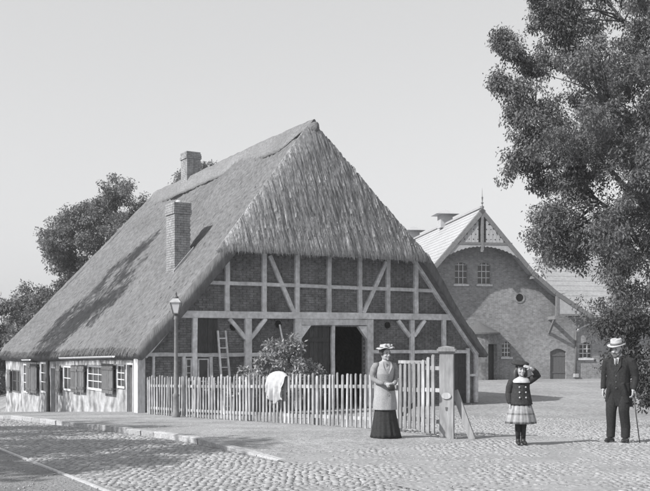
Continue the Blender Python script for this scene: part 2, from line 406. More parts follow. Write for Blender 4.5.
# loose grit and pebbles on every trodden surface
ng = 15000; gy_ = 9.5+38*rng.random(ng)**1.7; gx_ = (rng.random(ng)*2-1)*(.38*gy_+1); gu = (gx_-HO.x)*hc+(gy_-HO.y)*hs; gv = -(gx_-HO.x)*hs+(gy_-HO.y)*hc
keep = ~((gu > -.3) & (gu < 13.2) & (gv > -.1)); gx_, gy_ = gx_[keep], gy_[keep]; ng = len(gx_)
ga, gb = street(gx_, gy_); gz_ = ground(gx_, gy_)+np.where((gb > .1) & (gb < 4.4) & (ga > -.6), pave_lift(ga, gb), .004)
rs = .004+.014*rng.random(ng)**3; oct_ = np.array([(1, 0, 0), (0, 1, 0), (-1, 0, 0), (0, -1, 0), (0, 0, .6), (0, 0, -.6)], float)
gV = np.stack([gx_, gy_, gz_], -1)[:, None, :]+oct_[None]*rs[:, None, None]*(1+.4*rng.uniform(-1, 1, (ng, 6, 1)))
gF = np.array([(0, 1, 4), (1, 2, 4), (2, 3, 4), (3, 0, 4), (1, 0, 5), (2, 1, 5), (3, 2, 5), (0, 3, 5)])[None]+(np.arange(ng)*6)[:, None, None]
o = link('grit', np_mesh('grit', gV.reshape(-1, 3), gF.reshape(-1, 3), 'kerb')); tag(o, 'loose grit and pebbles scattered on the street and yard', 'grit', kind='stuff')
o = link('cobbles', np_mesh('cobbles', np.concatenate(Vs), np.concatenate(Fs), 'cobble', True), road); o['kind'] = 'stuff'

# ------------------------------------------------------------------ the farmhouse (local x along the gable, y away along the ridge, z up from the yard)
house = empty('farmhouse', (HO.x, HO.y, -.45), HTH)
tag(house, 'long half-timbered brick farmhouse under a steep thatched roof with plank doors', 'farmhouse')
HW, HL = 12.95, 18.3; RC = 6.48; SL = 1.16
def rl(u): return 1.71+SL*(u if u < RC else 2*RC-u)     # underside of the roof on the gable

# gable: backing wall, bricks, timbers
DO = (5.44, 7.98, 2.72)
bk = MB()
bk.box(0, DO[0], .09, .3, -.6, 1.75); bk.box(DO[1], HW, .09, .3, -.6, 1.75)
bk.prism_xz([(0, 1.75), (DO[0], 1.75), (DO[0], 2.72), (.9, 2.72)], .09, .3)
bk.prism_xz([(DO[1], 1.75), (HW, 1.75), (HW-.9, 2.72), (DO[1], 2.72)], .09, .3)
bk.prism_xz([(.9, 2.72), (HW-.9, 2.72), (HW-3.1, 5.25), (3.1, 5.25)], .09, .3)
gw = bk.build('gable_wall', 'mortar', house)
holes = [(DO[0], DO[1], -1, DO[2]), (1.42, 2.2, .95, 1.72), (11.6, 12.33, -.5, 1.8), (1.83, 2.5, 1.83, 2.9)]
br = MB(); zc = 0; rowi = 0; BH, BL = .075, .25
while zc < 5.2:
    u = -.125*(rowi % 2)
    while u < HW:
        c = u+BL/2; zm = zc+BH/2
        if zc+BH < rl(c)-.05 and c > .05 and c < HW-.05 and not any(h[0] < c < h[1] and h[2] < zm < h[3] for h in holes):
            d = random.uniform(-.006, .006); e = .006; t = random.uniform(-.003, .003)
            x0, x1, z0, z1 = max(u+e, .02), min(u+BL-e, HW-.03), zc+e, zc+BH-e
            y0 = .07+d*.7
            br.add([(x0, .1, z0), (x1, .1, z0), (x1, .1, z1), (x0, .1, z1), (x0+.003, y0, z0+.003+t), (x1-.003, y0+t, z0+.003), (x1-.003, y0, z1-.003), (x0+.003, y0+t, z1-.003)],
                   [(4, 5, 6, 7), (0, 1, 5, 4), (1, 2, 6, 5), (2, 3, 7, 6), (3, 0, 4, 7)])
        u += BL
    zc += BH; rowi += 1
br.build('brickwork', 'brick', gw, kind='stuff')

def timber(name, a, b, w=.17, front=-.035, parent=house, m='timber', seg=6, back=.08):
    """slightly warped, bevelled timber in the gable plane from (u,z) to (u,z)"""
    a = Vector((a[0], 0, a[1])); b = Vector((b[0], 0, b[1])); t = (b-a).normalized(); q = Vector((t.z, 0, -t.x))
    mb = MB(); vs = []; bv = .014; fr = front+random.uniform(-.004, .004)
    for i in range(seg+1):
        k = i/seg; p = a.lerp(b, k)+q*random.uniform(-.007, .007); ww = w/2*(1+random.uniform(-.04, .04))
        for dx, y in ((-ww, back), (-ww, fr+bv), (-ww+bv, fr), (ww-bv, fr), (ww, fr+bv), (ww, back)):
            vs.append(p+q*dx+Vector((0, y, 0)))
    fs = []
    for i in range(seg):
        for j in range(6): fs.append((i*6+j, i*6+(j+1) % 6, (i+1)*6+(j+1) % 6, (i+1)*6+j))
    fs += [(5, 4, 3, 2, 1, 0), tuple(seg*6+j for j in range(6))]
    # make faces consistent
    mb.add(vs, [tuple(reversed(f)) for f in fs]); return mb.build(name, m, parent)
TB = (2.91, 3.13)
timber('tie_beam', (1.02, 3.02), (HW-1.02, 3.1), .22, -.06, seg=14)
timber('rail', (1.98, 4.02), (HW-1.98, 4.02), .12, -.032, seg=14)
for u in (2.81, 4.1, 5.29, 6.5, 7.72, 8.87, 10.06): timber('post', (u, 3.12), (u, 5.15), .16, -.04)
timber('brace', (4.3, 4.95), (5.18, 3.14), .14, -.028)
timber('brace', (8.8, 4.95), (7.86, 3.18), .14, -.028)
timber('rafter_board', (.1, 1.78), (3.02, 5.17), .24, -.075, seg=10)
timber('rafter_board', (HW-.1, 1.78), (HW-3.02, 5.17), .24, -.075, seg=10)
timber('post', (1.73, .0), (1.73, 2.92), .16, -.042)
timber('post', (3.53, 0), (3.53, 2.92), .23, -.05)
timber('door_post', (5.31, 0), (5.31, 2.94), .25, -.055)
timber('door_post', (8.11, 0), (8.11, 2.96), .25, -.055)
timber('lintel', (5.44, 2.84), (7.98, 2.86), .2, -.048)
timber('post', (9.89, 0), (9.89, 2.97), .17, -.042)
timber('post', (11.3, 1.86), (11.3, 2.98), .15, -.04)
timber('corner_post', (12.4, 0), (12.4, 1.98), .12, -.042)
timber('corner_post', (12.78, 0), (12.78, 1.82), .14, -.05)
for u, z in ((12.59, 1.0),): timber('rail', (u-.12, z), (u+.12, z), .09, -.03, seg=2)
timber('brace', (2.88, 2.92), (3.44, 2.3), .13, -.03); timber('brace', (4.16, 2.93), (3.62, 2.3), .13, -.03)
timber('brace', (9.29, 2.95), (9.8, 2.4), .13, -.03); timber('brace', (10.45, 2.96), (9.98, 2.4), .13, -.03)
timber('rail', (.16, 1.82), (1.65, 1.8), .12, -.03); timber('rail', (1.81, 1.79), (3.41, 1.79), .12, -.03); timber('rail', (3.65, 1.79), (5.18, 1.8), .12, -.03)
timber('rail', (8.24, 1.87), (9.8, 1.86), .12, -.03); timber('rail', (9.98, 1.86), (12.34, 1.85), .12, -.03)
timber('post', (2.27, .0), (2.27, 1.73), .1, -.03)
for x in (.42, 1.38): timber('post', (x*1.0, .0), (x, 1.76), .1 if x > 1 else .07, -.028)
# chamfered corners of the great door
for sx, x0 in ((1, DO[0]), (-1, DO[1])):
    MB().prism_xz([(x0, 2.3), (x0+sx*.36, 2.735), (x0, 2.735)] if sx > 0 else [(x0, 2.3), (x0, 2.735), (x0-.36, 2.735)], -.03, .12).build('corner_bracket', 'timber', house)
timber('door_mullion', (6.66, 0), (6.66, 2.74), .13, -.02)
leaf = empty('door_leaf'); leaf.parent = house
x = 5.45
while x < 6.56:
    w_ = min(random.uniform(.15, .2), 6.59-x)
    MB().box(x+.004, x+w_-.004, .1+random.uniform(0, .008), .135, .03, 2.7).build('plank', 'dark_wood', leaf); x += w_
for z in (.5, 2.2): MB().box(5.5, 6.56, .07, .098, z, z+.14).build('ledge', 'dark_wood', leaf)
# interior of the threshing hall behind the open leaf
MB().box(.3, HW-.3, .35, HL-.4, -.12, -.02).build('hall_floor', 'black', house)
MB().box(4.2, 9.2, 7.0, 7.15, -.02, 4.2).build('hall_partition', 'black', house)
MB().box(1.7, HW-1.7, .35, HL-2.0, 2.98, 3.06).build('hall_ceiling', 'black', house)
# small door at the right, board panel, small window and dark hatch at the left
sd = empty('side_door'); sd.parent = house
for k in range(4): MB().box(11.62+k*.178, 11.79+k*.178, .03+.004*(k % 2), .075, .0, 1.78).build('plank', 'dark_wood', sd)
for z in (.35, 1.3): MB().box(11.65, 12.3, .01, .0295, z, z+.1).build('ledge', 'dark_wood', sd)
bp = empty('board_panel'); bp.parent = house
for k in range(4): MB().box(1.84+k*.165, 2.0+k*.165, .02+.006*(k % 2), .085, 1.86, 2.9).build('plank', 'dark_wood', bp)
def window(parent, c0, c1, z0, z1, nc, nr, axis_='u', at=.03, fw=.05, m='white', depth=.06, bar=.025):
    """casement: frame, glazing bars, one pane for each opening"""
    wn = empty('window'); wn.parent = parent
    def bx(mb, a0, a1, b0, b1, d0, d1):
        if axis_ == 'u': mb.box(a0, a1, at+d0, at+d1, b0, b1)
        else: mb.box(at+d0, at+d1, a0, a1, b0, b1)
        return mb
    f = MB(); bx(f, c0, c1, z0, z0+fw, 0, depth); bx(f, c0, c1, z1-fw, z1, 0, depth); bx(f, c0, c0+fw, z0+fw, z1-fw, .002, depth-.002); bx(f, c1-fw, c1, z0+fw, z1-fw, .002, depth-.002)
    f.build('frame', m, wn)
    iw = (c1-c0-2*fw); ih = (z1-z0-2*fw)
    for i in range(1, nc): bx(MB(), c0+fw+iw*i/nc-bar/2, c0+fw+iw*i/nc+bar/2, z0+fw, z1-fw, .01, depth-.01).build('glazing_bar', m, wn)
    for j in range(1, nr): bx(MB(), c0+fw, c1-fw, z0+fw+ih*j/nr-bar/2, z0+fw+ih*j/nr+bar/2, .012, depth-.012).build('glazing_bar', m, wn)
    for i in range(nc):
        for j in range(nr):
            bx(MB(), c0+fw+iw*i/nc, c0+fw+iw*(i+1)/nc, z0+fw+ih*j/nr, z0+fw+ih*(j+1)/nr, depth*.5, depth*.5+.006).build('pane', 'glass', wn)
    return wn
window(house, 1.43, 1.645, 1.0, 1.7, 1, 3, m='white_worn', at=.0)
window(house, 1.84, 2.19, .97, 1.68, 1, 1, m='timber', at=.0, fw=.035)
for u, z in ((2.81+.22, 2.66), (4.62, 2.77), (8.87, 2.78)):
    MB().add([(u+math.cos(2*math.pi*k/14)*.1, .02, z+math.sin(2*math.pi*k/14)*.11) for k in range(14)]+[(u+math.cos(2*math.pi*k/14)*.1, .09, z+math.sin(2*math.pi*k/14)*.11) for k in range(14)],
             [tuple(range(13, -1, -1))]+[(k, (k+1) % 14, (k+1) % 14+14, k+14) for k in range(14)]).build('owl_hole', 'hole', house)

# street wall (local x = 0), whitewashed, uneven, with openings (y0,y1,z0,z1)
ops = dict(door=(.44, 1.08, -.02, 1.56), winF=(1.28, 2.06, .76, 1.5), winE=(3.37, 5.23, .58, 1.42), winD=(7.12, 8.3, .42, 1.34),
           door2=(9.18, 10.05, -.56, 1.26), winC=(10.85, 11.75, .18, 1.42), winB=(13.85, 14.75, .05, 1.3), winA=(15.3, 16.85, .0, .98))
ys = sorted(set([round(v, 3) for v in np.arange(0, HL+.01, .15)]+[q for o_ in ops.values() for q in o_[:2]]))
zs = sorted(set([round(v, 3) for v in np.arange(-1.9, 1.95, .15)]+[q for o_ in ops.values() for q in o_[2:]]))
sw = MB(); idx = {}
def sv(i, j):
    if (i, j) not in idx:
        idx[(i, j)] = len(sw.v)
        sw.v.append((-.02+float(fbm(ys[i]*1.7, zs[j]*1.7, 31)-.47)*.09, ys[i], zs[j]))
    return idx[(i, j)]
for i in range(len(ys)-1):
    for j in range(len(zs)-1):
        cy, cz = (ys[i]+ys[i+1])/2, (zs[j]+zs[j+1])/2
        if any(o_[0] < cy < o_[1] and o_[2] < cz < o_[3] for o_ in ops.values()): continue
        sw.f.append((sv(i, j), sv(i, j+1), sv(i+1, j+1), sv(i+1, j)))
for o_ in ops.values():          # reveals
    y0, y1, z0, z1 = o_
    for q in (((-.05, y0, z0), (-.05, y0, z1), (.25, y0, z1), (.25, y0, z0)), ((-.05, y1, z0), (-.05, y1, z1), (.25, y1, z1), (.25, y1, z0)),
              ((-.05, y0, z1), (-.05, y1, z1), (.25, y1, z1), (.25, y0, z1)), ((-.05, y0, z0), (-.05, y1, z0), (.25, y1, z0), (.25, y0, z0))): sw.add(q, [(0, 1, 2, 3)])
swo = sw.build('street_wall', 'plaster', house, smooth=False)
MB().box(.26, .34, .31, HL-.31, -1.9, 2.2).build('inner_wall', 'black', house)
window(house, 1.28, 2.06, .76, 1.5, 2, 3, 'v', -.03, .06)
window(house, 3.37, 5.23, .58, 1.42, 3, 3, 'v', -.03, .07)
window(house, 7.12, 8.3, .42, 1.34, 2, 2, 'v', -.03, .07)
window(house, 10.85, 11.75, .18, 1.42, 1, 3, 'v', -.03, .08)
window(house, 13.85, 14.75, .05, 1.3, 2, 3, 'v', -.03, .07)
window(house, 15.3, 16.85, .0, .98, 3, 2, 'v', -.03, .05, m='shutter')
def shutter(y0, y1, z0, z1, out=.05, panel=2):
    s_ = empty('shutter'); s_.parent = house
    n_ = 3; wd = (y1-y0)/n_
    for k in range(n_): MB().box(-.085-out-.004*(k % 2), -.05-out, y0+wd*k+.004, y0+wd*(k+1)-.004, z0, z1).build('board', 'shutter', s_)
    for z in (z0+.12, z1-.2): MB().box(-.105-out, -.09-out, y0+.03, y1-.03, z, z+.08).build('batten', 'shutter', s_)
    for z in (z0+.16, z1-.16): MB().box(-.05-out, .0, y0+.02, y0+.06, z-.015, z+.015).build('hinge', 'iron', s_)
for q in ((2.16, 3.3, .55, 1.5), (5.32, 6.05, .45, 1.38), (6.1, 6.95, .42, 1.36), (8.42, 9.05, .3, 1.32), (11.95, 12.95, .12, 1.38), (13.0, 13.75, .1, 1.34), (16.9, 17.6, 0, .98)): shutter(*q)
def wall_door(y0, y1, z0, z1, at, m):
    d = empty('door'); d.parent = house; n_ = 4; wd = (y1-y0-.12)/n_
    for k in range(n_): MB().box(at, at+.04+.004*(k % 2), y0+.06+wd*k+.003, y0+.06+wd*(k+1)-.003, z0+.01, z1-.06).build('plank', m, d)
    for yy in (y0, y1-.06): MB().box(-.06, .16, yy, yy+.06, z0-.05, z1).build('jamb', 'white_worn', d)
    MB().box(-.055, .155, y0+.062, y1-.062, z1-.06, z1).build('head', 'white_worn', d)
    MB().box(at-.04, at-.005, y0+.14, y0+.2, (z0+z1)/2-.06, (z0+z1)/2+.05).build('handle', 'iron', d)
wall_door(.44, 1.08, -.02, 1.56, .05, 'shutter')
wall_door(9.18, 10.05, -.56, 1.26, .14, 'dark_wood')
MB().box(-.09, .14, -.055, .3, -.6, 1.86).build('corner_pier', 'white_worn', house)
MB().box(-.1, .03, 10.25, 10.5, -1.2, 1.5).build('wall_post', 'dark_wood', house)
MB().box(-.45, -.05, .35, 1.15, -.6, -.03).build('door_step', 'kerb', house)
MB().box(-.4, -.05, 9.1, 10.15, -1.5, -.6).build('door_step', 'kerb', house)
for y0, y1, z in ((1.2, 7.25, 1.72), (11.9, 13.1, 1.47)):          # pale gutters
    gt = MB(); n_ = 8
    for k, y in enumerate((y0, y1)):
        zz = z+.05-(y-y0)*.02
        for r_ in (.065, .05):
            for j in range(n_+1):
                an = math.pi+math.pi*j/n_; gt.v.append((-.42+math.cos(an)*r_, y, zz+math.sin(an)*r_))
    q = n_+1
    for j in range(n_):
        gt.f += [(j, j+1, 2*q+j+1, 2*q+j), (q+j+1, q+j, 3*q+j, 3*q+j+1), (j+1, j, q+j, q+j+1), (2*q+j, 2*q+j+1, 3*q+j+1, 3*q+j)]
    gt.f += [(0, q, 3*q, 2*q)[::-1], (n_, q+n_, 3*q+n_, 2*q+n_)]
    gt.build('gutter', 'white_worn', house)
# remaining walls
MB().box(HW-.3, HW-.02, .31, HL-.3, -.6, 1.9).build('yard_wall', 'brick', house)
bkw = MB(); bkw.prism_xz([(0, -1.9), (HW, -.6), (HW, 1.7), (0, 1.7)][:4], HL-.28, HL).build('rear_wall', 'brick', house)
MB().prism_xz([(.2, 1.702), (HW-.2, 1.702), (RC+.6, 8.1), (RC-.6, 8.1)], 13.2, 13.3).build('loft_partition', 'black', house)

# thatch: each slope a thick, finely uneven slab
def thatch_slab(P, nu, nv, thick, amp, streak, m, name, parent, edge_taper=None, seed=0, bottom_round=.12, rag=0, bundles=0, along=1, soft=0):
    """P(S,T)->xyz arrays; S along the eave 0..1, T up the slope 0..1"""
    S, T = np.meshgrid(np.linspace(0, 1, nu), np.linspace(0, 1, nv))
    X = np.stack(P(S, T), -1)
    du = np.gradient(X, axis=1); dv = np.gradient(X, axis=0)
    N = np.cross(du, dv); ln = np.linalg.norm(N, axis=-1, keepdims=True)
    n0 = N[nv//3, nu//2]; n0 = n0/np.linalg.norm(n0); N = np.where(ln > 1e-9, N/np.maximum(ln, 1e-9), n0)
    if n0[2] < 0: N = -N
    a_, b_ = streak
    s_m = X[..., along]; t_m = X[..., 2]
    D = (fbm(s_m*a_, t_m*b_, seed, 4)-.47)*amp*1.6+(vnoise(s_m*a_*3.7, t_m*b_*2.2, seed+9)-.5)*amp*.7+(fbm(s_m*.35, t_m*.35, seed+4)-.47)*.25
    if bundles:                       # overlapping bundles of reed, staggered course by course
        cx_ = s_m*bundles; ci = np.floor(cx_+.6*vnoise(s_m*2, t_m*.8, seed+31)); rnd = vnoise(ci*7.13, 0*ci, seed+40)
        ph = t_m*(1.0+.7*vnoise(ci*3.7, 0*ci, seed+44))+rnd*5; saw = ph-np.floor(ph); wr_ = .25+.75*sstep(.15, 1.1, S*np.linalg.norm(X[:, -1]-X[:, 0], axis=-1)[:, None]+.5*fbm(s_m*2, t_m*2, seed+5)-.25)
        D = D+(.5-saw)*.06*np.clip(T*8, 0, 1)*(1-.6*sstep(.75, 1, T))*wr_+wr_*(vnoise(ci*5.3, np.floor(ph), seed+47)-.5)*.04
    if soft:                          # rounded hips
        dist = np.minimum(S, 1-S)*np.linalg.norm(X[:, -1]-X[:, 0], axis=-1)[:, None]; D = D-soft*np.exp(-dist/.3)
    if along == 1 and m == 'thatch':
        D = D-.16*np.exp(-S*16/.3)*(T > hip_t)
    # ragged lower edge and rounded borders
    e = np.clip(T*nv/10.0, 0, 1)
    Xr = X.copy()
    if rag:
        lo = (1-sstep(0, .12, T))[..., None]*dv/np.maximum(np.linalg.norm(dv, axis=-1, keepdims=True), 1e-9)
        Xr = X-lo*((vnoise(s_m*5, 0*s_m, seed+2)-.3)*rag+(vnoise(s_m*19, 0*s_m, seed+3)-.5)*rag*.8)[..., None]
    up = Xr+N*(D-bottom_round*(1-e)**2)[..., None]
    lo_ = X-N*thick
    V = np.concatenate([up.reshape(-1, 3), lo_.reshape(-1, 3)]); i = np.arange(nu*nv).reshape(nv, nu); q = nu*nv
    F = [np.stack([i[:-1, :-1], i[:-1, 1:], i[1:, 1:], i[1:, :-1]], -1).reshape(-1, 4), np.stack([i[:-1, :-1], i[1:, :-1], i[1:, 1:], i[:-1, 1:]], -1).reshape(-1, 4)+q]
    for b in (i[0, :], i[-1, ::-1], i[::-1, 0], i[:, -1]):
        F.append(np.stack([b[:-1]+q, b[1:]+q, b[1:], b[:-1]], -1))
    o = link(name, np_mesh(name, V, np.concatenate(F), m, True), parent)
    return o, up, N
TOP = .54
EU, EZ = -.25, 1.71+TOP-.29
APX_V, APX_Z = 1.05, 1.71+TOP+SL*RC-.06
hipz = 5.18; hip_t = (hipz-EZ)/(APX_Z-EZ)
def sag(v, z): return -.28*np.sin(np.clip(v/16, 0, 1)*np.pi*.5)**2*np.ones_like(z)
def left_P(S, T):
    z = EZ+T*(APX_Z-EZ); u = EU+T*(RC-EU)
    v0 = np.where(T < hip_t, -.36-.1*T/hip_t, -.46+(T-hip_t)/(1-hip_t)*(APX_V+.46))
    v1 = HL+.35-T*(HL+.35-15.7); v = v0+S*(v1-v0)
    kick = .1*np.exp(-T*14)
    return u-kick, v, z+sag(v, z)-.04*np.sin(T*np.pi)
def right_P(S, T):
    u, v, z = left_P(1-S, T); return 2*RC-u-.2*(1-T), v, z-.17*(1-T)
def hip_P(S, T):
    uw = 4.13*(1-T)+.1; z = hipz-.12+T*(APX_Z-hipz+.14); v = -.62+T*(APX_V+.58)
    bow = (1-T)*.12*np.sin(S*np.pi)
    return RC-uw+(2*uw-.3*(1-T))*S, v-bow, z+.04*S*(1-T)
roof, L_up, L_n = thatch_slab(left_P, 330, 190, .42, .045, (5, 1.6), 'thatch', 'thatch_roof', house, seed=3, rag=.08, bottom_round=.1)
r2, _, _ = thatch_slab(right_P, 160, 90, .2, .045, (5, 1.6), 'thatch', 'thatch_slope', house, seed=23, rag=.08, bottom_round=.1)
hp, H_up, H_n = thatch_slab(hip_P, 460, 240, .3, .07, (6.5, .75), 'thatch_bright', 'thatch_hip', house, seed=51, rag=.07, bottom_round=.1, bundles=26, along=0, soft=.14)
def rear_P(S, T):
    u0 = EU-.1+T*(RC-EU); u1 = 2*RC-EU+.1-T*(RC-EU); z = EZ+T*(APX_Z-EZ)-.28; v = HL+.4-T*(HL+.35-15.7)
    return u1+(u0-u1)*S, v, z
thatch_slab(rear_P, 60, 40, .3, .04, (5, 1.6), 'thatch', 'thatch_rear_hip', house, seed=77, along=0)

def straws(up, N, count, length, width, lift, m, name, parent, tmin=0, tmax=1, seed=5, down=None):
    """single straws lying down the slope"""
    r_ = np.random.default_rng(seed); nv, nu = up.shape[:2]
    i = (tmin+(tmax-tmin)*r_.random(count))*(nv-2); j = r_.random(count)*(nu-2); i0 = i.astype(int); j0 = j.astype(int)
    p = up[i0, j0]+(up[i0, j0+1]-up[i0, j0])*(j-j0)[:, None]; n = N[i0, j0]
    d = up[np.maximum(i0-1, 0), j0]-up[np.maximum(i0-1, 0)+1, j0]; d = d/np.maximum(np.linalg.norm(d, axis=1, keepdims=True), 1e-6)
    n = n/np.maximum(np.linalg.norm(n, axis=1, keepdims=True), 1e-6)
    if down is not None: d = np.repeat(np.array([down])/np.linalg.norm(down), count, 0); n = n-d*(n*d).sum(1, keepdims=True)
    s = np.cross(d, n); s /= np.maximum(np.linalg.norm(s, axis=1, keepdims=True), 1e-6)
    L = length*(.5+r_.random(count))[:, None]; W = width*(.6+.8*r_.random(count))[:, None]
    d = d+s*((r_.random(count)-.5)*.28)[:, None]
    a0 = p+n*.012; a1 = p+d*L*.55+n*(lift*r_.random(count)+.012)[:, None]; a2 = p+d*L+n*(lift*1.3*(r_.random(count)-.25))[:, None]
    V = np.stack([a0-s*W, a0+s*W, a1-s*W, a1+s*W, a2-s*W*.5, a2+s*W*.5], 1).reshape(-1, 3)
    k = np.arange(count)[:, None]*6
    F = np.concatenate([k+np.array([[0, 1, 3, 2]]), k+np.array([[2, 3, 5, 4]])])
    o = link(name, np_mesh(name, V, F, m), parent); o['kind'] = 'stuff'; return o
DN = (0, -1.63, -4.6)
straws(H_up, H_n, 34000, .26, .0034, .013, 'straw', 'straw', hp, .03, .97, seed=5, down=DN)
straws(H_up, H_n, 5000, .07, .005, .012, 'straw', 'eave_straw', hp, 0, .02, seed=6, down=DN)
straws(L_up, L_n, 26000, .1, .004, .007, 'thatch', 'straw', roof, .02, 1, seed=7)
straws(L_up, L_n, 5000, .1, .006, .02, 'thatch', 'eave_straw', roof, 0, .02, seed=8)
# ridge roll
vs_ = np.linspace(APX_V-.12, 15.9, 90); prof = [(-.8, -.97), (-.62, -.7), (-.4, -.4), (-.18, -.07), (0, .05), (.18, -.07), (.4, -.4), (.62, -.7), (.8, -.97)]
V = []; npf = len(prof)
for k, v in enumerate(vs_):
    for dz in (0, -.45):
        for j, (du, dz_) in enumerate(prof):
            wob = float(fbm(v*1.3, j*.7, 61)-.47)*.06; q = .2+.8*min(1, k/6)
            V.append((RC+du*q+wob*.4, v, APX_Z+.045+dz_*q+float(sag(np.array(v), np.array(0.)))+dz+wob+(float(vnoise(v*3, j*2.1, 15))-.5)*.05))
F = []; W2 = 2*npf
for k in range(len(vs_)-1):
    for j in range(npf-1):
        a_ = k*W2+j; F += [(a_, a_+1, a_+W2+1, a_+W2), (a_+npf+1, a_+npf, a_+npf+W2, a_+npf+W2+1)]
    for j in (0, npf-1):
        a_ = k*W2+j; F.append((a_, a_+npf, a_+npf+W2, a_+W2))
for k in (0, len(vs_)-1):
    for j in range(npf-1): a_ = k*W2+j; F.append((a_, a_+1, a_+npf+1, a_+npf))
link('ridge', np_mesh('ridge', V, np.array(F), 'ridge', True), roof)

ce = MB(); ce.ball((RC, APX_V+.1, APX_Z-.16), (.18, .34, .15), 26, 16)
for i, (x, y, z) in enumerate(ce.v):
    q = (float(fbm(x*4, z*4+y*3, 19))-.47)*.2; dr = max(0, APX_Z-.1-z); ce.v[i] = (RC+(x-RC)*(1+dr*1.5)+q, y-dr*.35+q*.5, z-dr*.9+q)
ce.build('ridge_end', 'ridge', roof, smooth=True)
# chimneys of laid bricks
def chimney(u0, u1, v0, v1, z0, z1, pot):
    c = empty('chimney'); c.parent = house
    MB().box(u0+.02, u1-.02, v0+.02, v1-.02, z0, z1-.3).build('core', 'mortar', c)
    b = MB(); z = z0; k = 0; bh = .078
    while z < z1-.02:
        ex = .035 if z1-.36 < z < z1-.2 else (.02 if z > z1-.2 else 0)
        for side in range(4):
            lo, hi = ((u0, u1), (v0, v1))[side % 2]; lo -= ex; hi += ex
            q = lo-.0-(.11 if k % 2 else 0)
            while q < hi-.005:
                a0, a1 = max(q, lo)+.005, min(q+.22, hi)-.005
                if a1-a0 > .03:
                    d = random.uniform(-.004, .004)
                    if side == 0: b.box(a0, a1, v0-ex+d, v0+.1, z+.005, z+bh-.005)
                    elif side == 2: b.box(a0, a1, v1-.1, v1+ex+d, z+.005, z+bh-.005)
                    elif side == 1: b.box(u0-ex+d, u0+.1, max(a0, v0-ex+.1), min(a1, v1+ex-.1), z+.005, z+bh-.005) if min(a1, v1+ex-.1) > max(a0, v0-ex+.1) else None
                    else: b.box(u1-.1, u1+ex+d, max(a0, v0-ex+.1), min(a1, v1+ex-.1), z+.005, z+bh-.005) if min(a1, v1+ex-.1) > max(a0, v0-ex+.1) else None
                q += .22
        z += bh; k += 1
    b.build('brickwork', 'chim', c, kind='stuff')
    MB().box(u0+.1, u1-.1, v0+.1, v1-.1, z1-.31, z1-.02).build('flue', 'hole', c)
    if pot: MB().loft([((u0+u1)/2, (v0+v1)/2, z1-.05, .12, .12), ((u0+u1)/2, (v0+v1)/2, z1+.03, .13, .13), ((u0+u1)/2, (v0+v1)/2, z1+.12, .1, .1), ((u0+u1)/2, (v0+v1)/2, z1+.17, .04, .04)], 14).build('chimney_pot', 'white_worn', c, smooth=True)
    if pot: MB().prism_xz([(u0-.05, z0+.9), (u0-.05, z0+1.0), (u1+.08, z0+1.0+SL*(u1-u0+.13)), (u1+.08, z0+.9+SL*(u1-u0+.13))], v0-.06, v0-.012).build('flashing', 'lead', c)
chimney(2.08, 2.66, 2.55, 3.3, 3.55, 6.78, True)
chimney(6.15, 6.8, 11.4, 12.1, 8.6, 10.55, False)

# ------------------------------------------------------------------ the barn across the yard
BY = math.atan2(137, 918)
barn = empty('barn', (9.406, 55, -.45), BY)
tag(barn, 'tall brick barn with fretwork gable and slate roof behind the farmhouse', 'barn')
WY = 1.0                                              # wall stands back behind the bargeboards
right_prof = [(0, 10.31), (3.26, 6.57), (4.7, 5.38), (7.0, 3.93)]
def with_holes(mb, x0, x1, z0, z1, holes, y0, y1):
    xs = sorted({x0, x1, *[h[0] for h in holes], *[h[1] for h in holes]}); zs_ = sorted({z0, z1, *[h[2] for h in holes], *[h[3] for h in holes]})
    for i in range(len(xs)-1):
        for j in range(len(zs_)-1):
            cx, cz = (xs[i]+xs[i+1])/2, (zs_[j]+zs_[j+1])/2
            if not any(h[0] < cx < h[1] and h[2] < cz < h[3] for h in holes): mb.box(xs[i], xs[i+1], y0, y1, zs_[j], zs_[j+1])
bw = MB()
bholes = [(1.6, 2.16, 1.36, 2.3), (4.7, 5.72, -.1, 1.86), (6.6, 7.4, 1.28, 2.26)]
with_holes(bw, -6.2, 12.5, -.6, 3.95, bholes, WY, WY+.4)
up_h = [(-1.38, -.6, 5.8, 7.12), (.06, .88, 5.8, 7.12)]
with_holes(bw, -2.6, 2.6, 3.95, 7.3, up_h, WY, WY+.4)
bw.prism_xz([(-6.2, 3.95), (-2.6, 3.95), (-2.6, 7.2), (-4.7, 5.2), (-6.2, 4.3)], WY, WY+.4)
bw.prism_xz([(2.6, 3.95), (6.4, 3.95), (6.4, 4.2), (4.7, 5.2), (2.6, 7.2)], WY, WY+.4)
bw.prism_xz([(-2.6, 7.3), (2.6, 7.3), (0, 10.1)], WY, WY+.4)
bwo = bw.build('wall', 'barn', barn)
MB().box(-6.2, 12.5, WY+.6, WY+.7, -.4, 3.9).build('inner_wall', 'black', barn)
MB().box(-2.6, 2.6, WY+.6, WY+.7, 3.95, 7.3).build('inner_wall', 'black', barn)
MB().box(-6.2, -5.9, WY+.41, 24, -.6, 4.2).build('side_wall', 'barn', barn)
